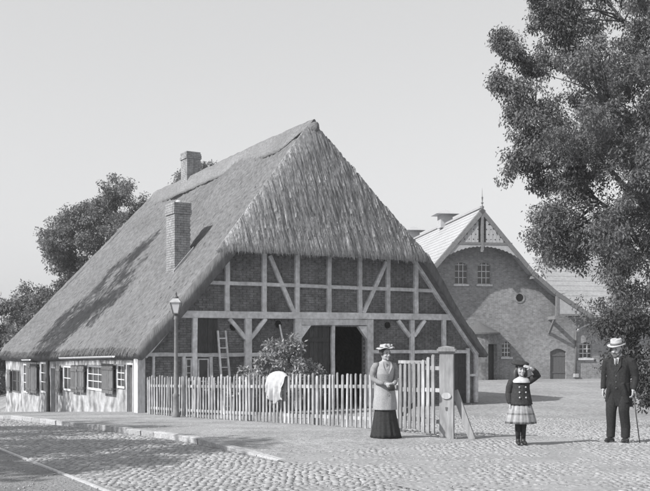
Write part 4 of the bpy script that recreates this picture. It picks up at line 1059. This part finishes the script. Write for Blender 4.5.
tree('hedge_shrub', 'dense dark shrub behind the man at the right edge', (7.9, 21.5, gz(7.9, 21.5)), [(6.9, 21.6, 2.1, .5), (7.0, 21.6, 1.4, .5), (7.4, 21.5, 2.2, .6), (8.0, 21.6, 2.6, .7), (8.3, 21.2, 1.8, .7), (7.6, 21.3, 1.3, .6), (8.0, 21, .8, .7), (8.8, 21.2, 1.0, .7), (7.5, 21.5, .5, .6), (8.7, 21.6, 2.3, .8), (8.3, 20.8, .2, .6), (9.3, 21.5, 1.6, .8)], .08, 1.4, 'leaf_dark', .085, 130, .6, 65, sub=13, sub_r=.32)

# ------------------------------------------------------------------ people
def finger_hand(mb, wrist, d, palm_n, side, curl=.5, scale=1.0):
    """palm and five fingers; d: forearm direction, palm_n: palm normal, side: +1/-1 thumb side"""
    d = Vector(d).normalized(); n_ = Vector(palm_n); n_ = (n_-d*n_.dot(d)).normalized(); s_ = d.cross(n_)*side; W = Vector(wrist); k = scale
    c = W+d*.045*k
    mb.tube([W-d*.02*k, W+d*.01*k, c, W+d*.085*k], [.024*k, .027*k, .036*k, .034*k], 8, (1, .5), ref=tuple(n_))
    for i, (o_, L) in enumerate(((.027, .068), (.009, .078), (-.009, .072), (-.026, .056))):
        b = W+d*.08*k+s_*o_*k; p1 = b+(d*math.cos(curl*.5)+n_*math.sin(curl*.5))*L*.45*k; p2 = p1+(d*math.cos(curl*1.4)+n_*math.sin(curl*1.4))*L*.35*k; p3 = p2+(d*math.cos(curl*2.2)+n_*math.sin(curl*2.2))*L*.25*k
        mb.tube([b-d*.012*k, p1, p2, p3], [.0095*k, .009*k, .0085*k, .007*k], 6)
    b = W+d*.028*k+s_*.028*k; p1 = b+(d*.6+s_*.7+n_*.25).normalized()*.034*k; p2 = p1+(d*.85+s_*.25+n_*.35).normalized()*.03*k
    mb.tube([b-s_*.012*k, p1, p2], [.012*k, .0105*k, .008*k], 6)
def head_shape(mb, c, h, yaw=0, pitch=0):
    """skull, jaw, nose, lips, brow, ears; c = centre, h = head height, face to -y"""
    t = MB(); k = h/.22
    t.loft([(0, -.01, -.112, .02, .03), (0, -.018, -.105, .04, .05), (0, -.012, -.085, .055, .072), (0, -.003, -.05, .066, .088), (0, .004, -.01, .073, .097), (0, .008, .03, .075, .1), (0, .01, .06, .07, .093), (0, .012, .09, .05, .068), (0, .012, .107, .024, .034)], 20)
    t.tube([(0, -.088, .012), (0, -.104, -.014), (0, -.114, -.034), (0, -.1, -.042)], [.009, .012, .016, .01], 8)
    t.ball((0, -.088, -.064), (.025, .012, .006)); t.ball((0, -.086, -.075), (.021, .012, .006))
    t.ball((0, -.084, -.1), (.02, .016, .014))
    for s_ in (-1, 1):
        t.ball((s_*.03, -.09, .02), (.026, .01, .007)); t.ball((s_*.076, .008, -.012), (.008, .018, .03)); t.ball((s_*.038, -.07, -.035), (.024, .022, .02))
    mtx = Matrix.Translation(c) @ Matrix.Rotation(yaw, 4, 'Z') @ Matrix.Rotation(pitch, 4, 'X') @ Matrix.Scale(k, 4)
    mb.add([mtx @ Vector(v) for v in t.v], t.f); return mtx
def head_bits(mtx, parent):
    for s_ in (-1, 1):
        e = MB().ball((s_*.03, -.086, .002), (.013, .008, .007), 10, 7); e.v = [tuple(mtx @ Vector(v)) for v in e.v]; e.build('eye', 'hair', parent, smooth=True)
        e = MB().tube([(s_*.014, -.1, .021), (s_*.03, -.102, .026), (s_*.047, -.092, .021)], [.003, .0045, .003], 6); e.v = [tuple(mtx @ Vector(v)) for v in e.v]; e.build('eyebrow', 'hair', parent, smooth=True)
    e = MB().ball((0, -.099, -.0695), (.02, .005, .0025), 10, 7); e.v = [tuple(mtx @ Vector(v)) for v in e.v]; e.build('mouth', 'band', parent, smooth=True)
def xf(mb, mtx): mb.v = [tuple(mtx @ Vector(v)) for v in mb.v]; return mb
def crumple(mb, amp, f=14, seed=0):
    for i, (x, y, z) in enumerate(mb.v):
        q = (float(fbm(x*f+y*7, z*f*.8, seed))-.47)*amp; r_ = math.hypot(x, y)+1e-5; mb.v[i] = (x+x/r_*q, y+y/r_*q, z)
    return mb

def person(name, label, loc, rz, body_fn):
    mb = MB(); info = body_fn(mb)
    o = mb.build(name, 'skin', None, loc, rz); remeshed(o, .0065, 2)
    tag(o, label, 'person'); return o, info

# woman by the gate
def woman_body(mb):
    m_ = head_shape(mb, Vector((.0, -.02, 1.475)), .215, .22, .02)
    mb.tube([(0, .01, 1.28), (0, 0, 1.36), (0, -.01, 1.44)], [.07, .05, .05], 12)
    mb.loft([(0, 0, .82, .13, .1), (0, 0, .95, .15, .1), (0, 0, 1.05, .11, .085), (0, 0, 1.2, .13, .1), (0, 0, 1.28, .13, .075), (0, 0, 1.33, .06, .055)], 18)
    for s_ in (-1, 1):
        mb.tube([(s_*.08, 0, .88), (s_*.085, -.01, .48), (s_*.085, .01, .1), (s_*.085, .0, .04)], [.085, .06, .038, .04], 10)
        mb.tube([(s_*.085, .05, .035), (s_*.088, -.06, .03), (s_*.09, -.13, .022)], [.035, .036, .022], 8)
        mb.tube([(s_*.12, 0, 1.265), (s_*.16, .015, 1.25), (s_*.21, .025, 1.05), (s_*.15, -.1, .98), (s_*.075, -.195, .955)], [.04, .042, .034, .03, .026], 10)
        finger_hand(mb, (s_*.075, -.195, .955), (-s_*.85, -.35, -.12), (-s_*.3, .8, -.3), s_, .6, .95)
    return m_
wx, wy = 1.04, 15.95
wo_, hm = person('person', 'woman in pale jacket, dark skirt and straw hat by the garden gate', (wx, wy, pz(wx, wy)-.012), .34, woman_body)
head_bits(hm, wo_)
h_ = MB(); h_.ball((0, .03, .045), (.098, .1, .085), 18, 11); h_.ball((0, .03, .1), (.06, .06, .045), 14, 9); h_.ball((-.078, .005, .01), (.022, .05, .045)); h_.ball((.078, .005, .01), (.022, .05, .045)); xf(h_, hm).build('hair', 'hair', wo_, smooth=True)
ht = MB(); ht.loft([(0, .0, .1, .15, .14), (0, 0, .088, .17, .16), (0, 0, .095, .173, .163), (0, 0, .106, .14, .13), (0, .01, .1, .1, .095), (0, .01, .15, .095, .09), (0, .01, .16, .08, .075)], 28)
for i, (x, y, z) in enumerate(ht.v): ht.v[i] = (x, y, z+.06*x-.05*y+.012*math.sin(5*math.atan2(y, x)))
hat = xf(ht, hm).build('hat', 'strawhat', wo_, smooth=True)
hb = MB(); hb.loft([(0, .01, .1, .104, .099), (0, .01, .118, .102, .097)], 24); xf(hb, hm).build('hat_band', 'band', hat, smooth=True)
fl = MB()
for k in range(9): fl.ball((random.uniform(-.07, .08), random.uniform(-.1, -.05), random.uniform(.115, .16)), random.uniform(.016, .026), 8, 6)
xf(fl, hm).build('hat_trimming', 'linen', hat, smooth=True)
jk = MB(); jk.loft([(0, 0, .5, .215, .18, .02), (0, 0, .62, .205, .17, .015), (0, 0, .76, .19, .155, .01), (0, 0, .9, .17, .135, 0), (0, 0, 1.0, .145, .12, 0), (0, -.012, 1.12, .16, .13, 0), (0, -.01, 1.22, .162, .125, 0), (0, 0, 1.28, .155, .1, 0), (0, 0, 1.325, .105, .08, 0), (0, 0, 1.35, .062, .06, 0)], 40, 0, 8)
jo = crumple(jk, .03, 9, 3).build('jacket', 'jacket', wo_); remeshed(jo, .009, 2)
for s_ in (-1, 1):
    sv_ = MB(); sv_.tube([(s_*.12, .005, 1.265), (s_*.165, .015, 1.265), (s_*.197, .02, 1.2), (s_*.215, .03, 1.12), (s_*.21, .02, 1.04), (s_*.175, -.06, .995), (s_*.13, -.135, .97), (s_*.09, -.18, .96)], [.06, .066, .064, .056, .048, .043, .039, .036], 14)
    so_ = crumple(sv_, .025, 16, 5).build('sleeve', 'sleeve', wo_, smooth=True)
MB().loft([(0, -.01, 1.315, .075, .07), (0, -.008, 1.34, .06, .058), (0, -.005, 1.358, .054, .053)], 18).build('collar', 'linen', wo_, smooth=True)
lap = MB()
for s_ in (-1, 1): lap.add([(s_*.012, -.146, 1.13), (s_*.075, -.128, 1.24), (s_*.07, -.09, 1.33), (s_*.03, -.1, 1.335), (s_*.012, -.152, 1.12), (s_*.08, -.136, 1.24), (s_*.075, -.098, 1.335), (s_*.028, -.108, 1.34)], [(4, 5, 6, 7), (0, 1, 2, 3), (0, 1, 5, 4), (1, 2, 6, 5), (2, 3, 7, 6), (3, 0, 4, 7)])
lap.build('lapels', 'jacket', wo_)
for k in range(4): MB().ball((.005, -.15-.01*k, 1.08-k*.11), (.012, .006, .012), 8, 5).build('button', 'band', jo, smooth=True)
sk = MB(); sk.loft([(0, .01, .012, .262, .235, .02), (0, .01, .08, .25, .225, .02), (0, .01, .19, .232, .207, .015), (0, .005, .3, .215, .19, .01), (0, 0, .4, .2, .175, .01), (0, 0, .5, .19, .16, .01), (0, 0, .8, .16, .13, .0), (0, 0, .95, .13, .1, 0)], 96, 0, 15)
for i, (x, y, z) in enumerate(sk.v):
    an = math.atan2(y, x); dn = max(0, .6-z)/.6; q = 1+dn*.16*(float(vnoise(an*4.5+9+z*.8, z*1.5, 14))-.5)+dn*.05*(float(vnoise(an*11+3, z*2, 15))-.5); sk.v[i] = (x*q+.02*dn, y*q, z+.012*dn*math.sin(an*3)*(z < .1))
sk.build('skirt', 'skirt_dark', wo_, smooth=True)
bgm = MB(); bgm.loft([(.02, -.24, .84, .055, .025), (.02, -.24, .87, .07, .035), (.02, -.24, .92, .06, .03), (.02, -.235, .945, .035, .02)], 14)
tag(bgm.build('handbag', 'leather', None, (wx, wy, pz(wx, wy)-.012), .34, smooth=True), 'small dark handbag held in the woman\'s clasped hands', 'handbag')

# girl in the drive, hand raised to her brow
def girl_body(mb):
    m_ = head_shape(mb, Vector((0, -.015, 1.235)), .2, .05, .03)
    mb.tube([(0, .01, 1.03), (0, 0, 1.1), (0, -.008, 1.18)], [.06, .04, .042], 12)
    mb.loft([(0, 0, .62, .12, .09), (0, 0, .72, .125, .092), (0, 0, .85, .105, .08), (0, 0, .98, .12, .085), (0, 0, 1.06, .12, .07), (0, 0, 1.1, .05, .045)], 18)
    for s_ in (-1, 1):
        mb.tube([(s_*.055, 0, .68), (s_*.05, -.01, .38), (s_*.045, .012, .22), (s_*.043, .0, .07), (s_*.043, 0, .04)], [.07, .047, .042, .03, .032], 10)
        mb.tube([(s_*.044, .04, .035), (s_*.05, -.05, .03), (s_*.055, -.11, .022)], [.03, .031, .02], 8)
    mb.tube([(-.11, 0, 1.045), (-.155, .01, 1.02), (-.185, .015, .84), (-.185, -.03, .67)], [.035, .04, .03, .022], 10)
    finger_hand(mb, (-.185, -.03, .67), (0, -.1, -1), (1, 0, 0), -1, .45, .8)
    mb.tube([(.11, 0, 1.045), (.15, 0, 1.06), (.27, -.03, 1.13), (.21, -.12, 1.2), (.12, -.155, 1.265)], [.035, .04, .032, .027, .022], 10)
    finger_hand(mb, (.125, -.152, 1.262), (-.85, -.1, .3), (.1, .9, -.5), 1, .2, .8)
    return m_
gx, gy = 3.22, 15.1
go, gm = person('person', 'girl in dark buttoned coat and plaid skirt shading her eyes in the drive', (gx, gy, gz(gx, gy)+.012), .03, girl_body)
head_bits(gm, go)
hr = MB(); hr.ball((0, .03, .04), (.09, .09, .085), 18, 11)
for s_ in (-1, 1): hr.tube([(s_*.07, .0, .05), (s_*.086, .0, -.03), (s_*.092, .015, -.12), (s_*.08, .03, -.2 if s_ < 0 else -.14)], [.03, .034, .034, .015], 10)
hr.tube([(0, .08, .02), (0, .1, -.1), (0, .1, -.24)], [.07, .07, .04], 12); hr.tube([(-.08, .02, .04), (-.11, .0, -.06), (-.115, -.01, -.16), (-.1, -.02, -.24)], [.03, .04, .036, .012], 10)
hr.tube([(-.055, -.068, .06), (0, -.086, .058), (.055, -.068, .06)], [.014, .017, .014], 8)
xf(hr, gm).build('hair', 'hair', go, smooth=True)
ca = MB(); ca.loft([(0, .01, .062, .09, .1), (0, .01, .075, .105, .112), (-.01, .015, .09, .155, .155), (-.012, .02, .112, .165, .162), (-.012, .02, .138, .13, .13), (-.01, .02, .155, .06, .06)], 26)
for i, (x, y, z) in enumerate(ca.v): ca.v[i] = (x, y, z-.08*x*.5+.16*y*.5)
cap_ = xf(ca, gm).build('cap', 'navy', go, smooth=True)
ct = MB(); ct.loft([(0, .005, .66, .195, .16), (0, .005, .72, .185, .15), (0, 0, .82, .16, .13), (0, 0, .92, .15, .12), (0, 0, 1.0, .15, .115), (0, 0, 1.055, .135, .09), (0, 0, 1.09, .08, .065), (0, 0, 1.105, .05, .045)], 32)
ct.tube([(-.1, 0, 1.04), (-.15, .01, 1.03), (-.185, .015, .94), (-.2, .015, .84), (-.195, -.02, .74), (-.188, -.03, .68)], [.055, .062, .058, .052, .046, .042], 12)
ct.tube([(.1, 0, 1.04), (.15, 0, 1.05), (.22, -.02, 1.1), (.275, -.035, 1.135), (.235, -.09, 1.18), (.165, -.14, 1.24)], [.055, .062, .056, .054, .048, .04], 12)
co = crumple(ct, .022, 12, 7).build('coat', 'navy', go); remeshed(co, .008, 2)
for k in range(3):
    for s_ in (-1, 1): MB().ball((s_*.052, -.128-.01*k, .95-k*.085), (.014, .007, .014), 10, 6).build('button', 'linen', co, smooth=True)
cr = MB(); n_ = 28
ri = [(math.cos(2*math.pi*k/n_)*.055, math.sin(2*math.pi*k/n_)*.05-.002, 1.115) for k in range(n_)]
rm = [(math.cos(2*math.pi*k/n_)*.125, math.sin(2*math.pi*k/n_)*.1-.006, 1.086) for k in range(n_)]
ro = [(math.cos(2*math.pi*k/n_)*.15, math.sin(2*math.pi*k/n_)*.132-.01, 1.052-.02*(math.sin(2*math.pi*k/n_) < -.3)) for k in range(n_)]
rb = [(x, y, z-.012) for x, y, z in ro]
cr.add(ri+rm+ro+rb, [(a_+k, a_+(k+1) % n_, a_+n_+(k+1) % n_, a_+n_+k) for a_ in (0, n_, 2*n_) for k in range(n_)]); cr.build('sailor_collar', 'linen', go, smooth=True)
m = mat('plaid skirt cloth', .26, .36, rough=.85, scale=20); t = m.node_tree; nd = t.nodes
pbs = nd['Principled BSDF']; tc = nd.new('ShaderNodeTexCoord'); sx = nd.new('ShaderNodeSeparateXYZ'); t.links.new(tc.outputs['Object'], sx.inputs[0])
at2 = nd.new('ShaderNodeMath'); at2.operation = 'ARCTAN2'; t.links.new(sx.outputs[0], at2.inputs[0]); t.links.new(sx.outputs[1], at2.inputs[1])
def stripe(src, freq, thr, ph):
    a_ = nd.new('ShaderNodeMath'); a_.operation = 'MULTIPLY_ADD'; a_.inputs[1].default_value = freq; a_.inputs[2].default_value = ph; t.links.new(src, a_.inputs[0])
    b_ = nd.new('ShaderNodeMath'); b_.operation = 'SINE'; t.links.new(a_.outputs[0], b_.inputs[0])
    c_ = nd.new('ShaderNodeMath'); c_.operation = 'GREATER_THAN'; c_.inputs[1].default_value = thr; t.links.new(b_.outputs[0], c_.inputs[0]); return c_
s1 = stripe(at2.outputs[0], 11, .55, .6); s2 = stripe(sx.outputs[2], 44, .8, -2.0)
ad = nd.new('ShaderNodeMath'); ad.operation = 'ADD'; t.links.new(s1.outputs[0], ad.inputs[0]); t.links.new(s2.outputs[0], ad.inputs[1])
mu = nd.new('ShaderNodeMath'); mu.operation = 'MULTIPLY'; mu.inputs[1].default_value = .42; t.links.new(ad.outputs[0], mu.inputs[0])
mx = nd.new('ShaderNodeMixRGB'); old = pbs.inputs['Base Color'].links[0].from_socket; t.links.new(mu.outputs[0], mx.inputs[0]); t.links.new(old, mx.inputs[1]); mx.inputs[2].default_value = g3(.05); t.links.new(mx.outputs[0], pbs.inputs['Base Color'])
M['plaid'] = m
gs_ = MB(); gs_.loft([(0, .005, .35, .25, .215, .05), (0, .005, .4, .242, .205, .05), (0, .005, .55, .205, .17, .035), (0, .005, .7, .16, .13, .01)], 90, 0, 14); gs_.build('skirt', 'plaid', go, smooth=True)
for s_ in (-1, 1):
    MB().tube([(s_*.055, 0, .5), (s_*.05, -.01, .38), (s_*.045, .012, .24), (s_*.043, .0, .1)], [.062, .052, .047, .036], 12).build('stocking', 'skirt_dark', go, smooth=True)
    bt = MB(); bt.tube([(s_*.043, .005, .17), (s_*.043, .005, .09), (s_*.043, .0, .05)], [.04, .038, .042], 12); bt.tube([(s_*.043, .05, .034), (s_*.046, -.02, .038), (s_*.052, -.09, .03), (s_*.056, -.13, .022)], [.034, .038, .036, .022], 10, (1, .9)); bo = bt.build('boot', 'leather', go); remeshed(bo, .007, 2)

# man with the walking stick
def man_body(mb):
    m_ = head_shape(mb, Vector((-.02, -.05, 1.575)), .225, -.1, .22)
    mb.tube([(0, .01, 1.38), (-.005, -.01, 1.45), (-.015, -.03, 1.53)], [.08, .058, .06], 12)
    mb.loft([(0, 0, .85, .16, .12), (0, 0, 1.0, .17, .13), (0, -.01, 1.15, .165, .13), (0, 0, 1.3, .17, .115), (0, 0, 1.38, .14, .08), (0, 0, 1.44, .06, .055)], 18)
    for s_, fx, fy in ((-1, -.13, -.02), (1, .1, .04)):
        mb.tube([(s_*.09, 0, .92), (fx*.95, fy*.5-.02, .5), (fx, fy+.01, .12), (fx, fy, .05)], [.095, .068, .045, .048], 10)
        mb.tube([(fx, fy+.06, .04), (fx+s_*.01, fy-.08, .035), (fx+s_*.02, fy-.16, .025)], [.04, .042, .026], 8)
    mb.tube([(-.14, 0, 1.35), (-.2, .01, 1.32), (-.255, .02, 1.08), (-.25, -.06, .87)], [.055, .06, .045, .03], 10)
    finger_hand(mb, (-.25, -.06, .875), (.02, -.15, -1), (1, .1, 0), -1, .5, 1.05)
    mb.tube([(.14, 0, 1.35), (.2, .01, 1.32), (.26, .04, 1.08), (.255, -.04, .87)], [.055, .06, .045, .03], 10)
    finger_hand(mb, (.255, -.045, .88), (.05, -.25, -1), (-1, 0, 0), 1, .95, 1.05)
    return m_
mx_, my_ = 4.98, 15.55; mrz = -.66
mo, mm_ = person('person', 'bearded man in dark frock coat and straw hat with walking stick', (mx_, my_, gz(mx_, my_)+.012), mrz, man_body)
head_bits(mm_, mo)
hr = MB(); hr.ball((0, .035, .03), (.082, .085, .075), 16, 10); xf(hr, mm_).build('hair', 'hair', mo, smooth=True)
bd_ = MB(); bd_.ball((0, -.075, -.1), (.045, .04, .05), 14, 9); bd_.ball((0, -.1, -.052), (.035, .014, .011), 12, 8)
for s_ in (-1, 1): bd_.tube([(s_*.07, -.005, -.01), (s_*.064, -.035, -.06), (s_*.035, -.07, -.095)], [.014, .022, .026], 8)
bo = xf(crumple(bd_, .01, 40, 2), mm_).build('beard', 'beard', mo); remeshed(bo, .006, 1)
ht = MB(); ht.loft([(0, .005, .06, .135, .15), (0, .005, .054, .145, .16), (0, .005, .06, .147, .162), (0, .005, .074, .1, .115), (0, .005, .08, .092, .105), (0, .005, .16, .088, .1), (0, .005, .172, .08, .092), (0, .005, .165, .05, .06)], 30)
for i, (x, y, z) in enumerate(ht.v): ht.v[i] = (x, y, z+.02*abs(x)/.15*(math.hypot(x, y) > .13)-.015*(abs(x) < .03)*(z > .15))
hat = xf(ht, mm_).build('hat', 'strawhat', mo, smooth=True)
hb = MB(); hb.loft([(0, .005, .078, .098, .111), (0, .005, .112, .095, .108)], 26); xf(hb, mm_).build('hat_band', 'band', hat, smooth=True)
MB().loft([(0, -.02, 1.42, .075, .075), (-.005, -.025, 1.47, .066, .066), (-.008, -.028, 1.5, .063, .063)], 18).build('shirt_collar', 'linen', mo, smooth=True)
MB().add([(-.02, -.125, 1.28), (.02, -.125, 1.28), (.055, -.105, 1.43), (-.055, -.105, 1.43), (-.02, -.138, 1.28), (.02, -.138, 1.28), (.055, -.115, 1.43), (-.055, -.115, 1.43)], [(4, 5, 6, 7), (0, 1, 5, 4), (1, 2, 6, 5), (2, 3, 7, 6), (3, 0, 4, 7)]).build('shirt_front', 'linen', mo)
MB().tube([(0, -.125, 1.41), (0, -.142, 1.36), (0, -.145, 1.29)], [.018, .02, .012], 8).build('necktie', 'band', mo, smooth=True)
ct = MB(); ct.loft([(.0, .07, .6, .215, .14), (0, .05, .7, .215, .15), (0, .03, .82, .205, .155), (0, .0, .95, .2, .155), (0, -.005, 1.05, .19, .15), (0, -.005, 1.18, .195, .15), (0, 0, 1.3, .205, .14), (0, 0, 1.38, .195, .105), (0, 0, 1.43, .12, .085), (0, 0, 1.46, .07, .07)], 36)
ct.tube([(-.14, 0, 1.37), (-.205, .01, 1.36), (-.245, .015, 1.24), (-.265, .02, 1.1), (-.26, -.02, .98), (-.252, -.055, .89)], [.075, .08, .07, .06, .054, .046], 14)
ct.tube([(.14, 0, 1.37), (.205, .01, 1.36), (.245, .02, 1.24), (.268, .04, 1.1), (.265, 0, .98), (.257, -.035, .89)], [.075, .08, .07, .06, .054, .046], 14)
# front edges of the coat falling open
for s_ in (-1, 1): ct.tube([(s_*.1, -.12, 1.0), (s_*.14, -.1, .85), (s_*.165, -.05, .68)], [.04, .045, .05], 10)
co = crumple(ct, .03, 9, 9).build('coat', 'suit', mo); remeshed(co, .009, 2)
for s_ in (-1, 1): MB().add([(s_*.012, -.152, 1.16), (s_*.09, -.14, 1.3), (s_*.075, -.085, 1.44), (s_*.045, -.105, 1.43), (s_*.012, -.162, 1.16), (s_*.095, -.152, 1.3), (s_*.08, -.095, 1.45), (s_*.045, -.118, 1.44)], [(4, 5, 6, 7), (0, 1, 2, 3), (0, 1, 5, 4), (1, 2, 6, 5), (2, 3, 7, 6), (3, 0, 4, 7)]).build('lapel', 'suit', co)
for k in range(3): MB().ball((.01, -.163, 1.12-k*.1), (.011, .006, .011), 8, 5).build('button', 'beard', co, smooth=True)
tr2 = MB()
for s_, fx, fy in ((-1, -.13, -.02), (1, .1, .04)):
    tr2.tube([(s_*.085, 0, 1.0), (s_*.095, 0, .86), (fx*.9, fy*.5-.03, .52), (fx, fy+.0, .25), (fx, fy-.005, .075)], [.11, .115, .088, .074, .07], 14)
to_ = crumple(tr2, .04, 9, 12).build('trousers', 'suit', mo); remeshed(to_, .009, 2)
for s_, fx, fy in ((-1, -.13, -.02), (1, .1, .04)):
    bt = MB(); bt.tube([(fx, fy+.07, .035), (fx+s_*.005, fy-.02, .05), (fx+s_*.015, fy-.13, .038), (fx+s_*.022, fy-.2, .024)], [.038, .05, .044, .024], 12, (1, .85)); bt.box(fx-.035, fx+.035, fy+.03, fy+.085, .0, .03); bo = bt.build('shoe', 'leather', mo); remeshed(bo, .008, 2)
stk = MB(); stk.tube([(.27, -.05, .8), (.3, -.02, .45), (.345, .02, .0)], [.011, .01, .008], 8); stk.tube([(.3, -.1, .815), (.285, -.07, .83), (.268, -.05, .815), (.27, -.05, .79)], [.011, .012, .012, .011], 8)
tag(stk.build('walking_stick', 'hair', None, (mx_, my_, gz(mx_, my_)+.012), mrz, smooth=True), 'thin dark walking stick held by the bearded man', 'walking stick')

# ------------------------------------------------------------------ thin summer haze over the whole place
hm_ = bpy.data.materials.new('haze'); hm_.use_nodes = True; hn = hm_.node_tree.nodes; hn.clear()
ho = hn.new('ShaderNodeOutputMaterial'); hv = hn.new('ShaderNodeVolumePrincipled')
hv.inputs['Color'].default_value = (.97, .98, 1, 1); hv.inputs['Density'].default_value = .0008; hv.inputs['Anisotropy'].default_value = .2
hm_.node_tree.links.new(hv.outputs[0], ho.inputs['Volume'])
hb_ = MB().box(-1900, 1900, -1900, 1900, -5, 19).mesh('haze', hm_)
tag(link('haze', hb_), 'thin pale summer haze over the street and yard', 'haze', kind='stuff')
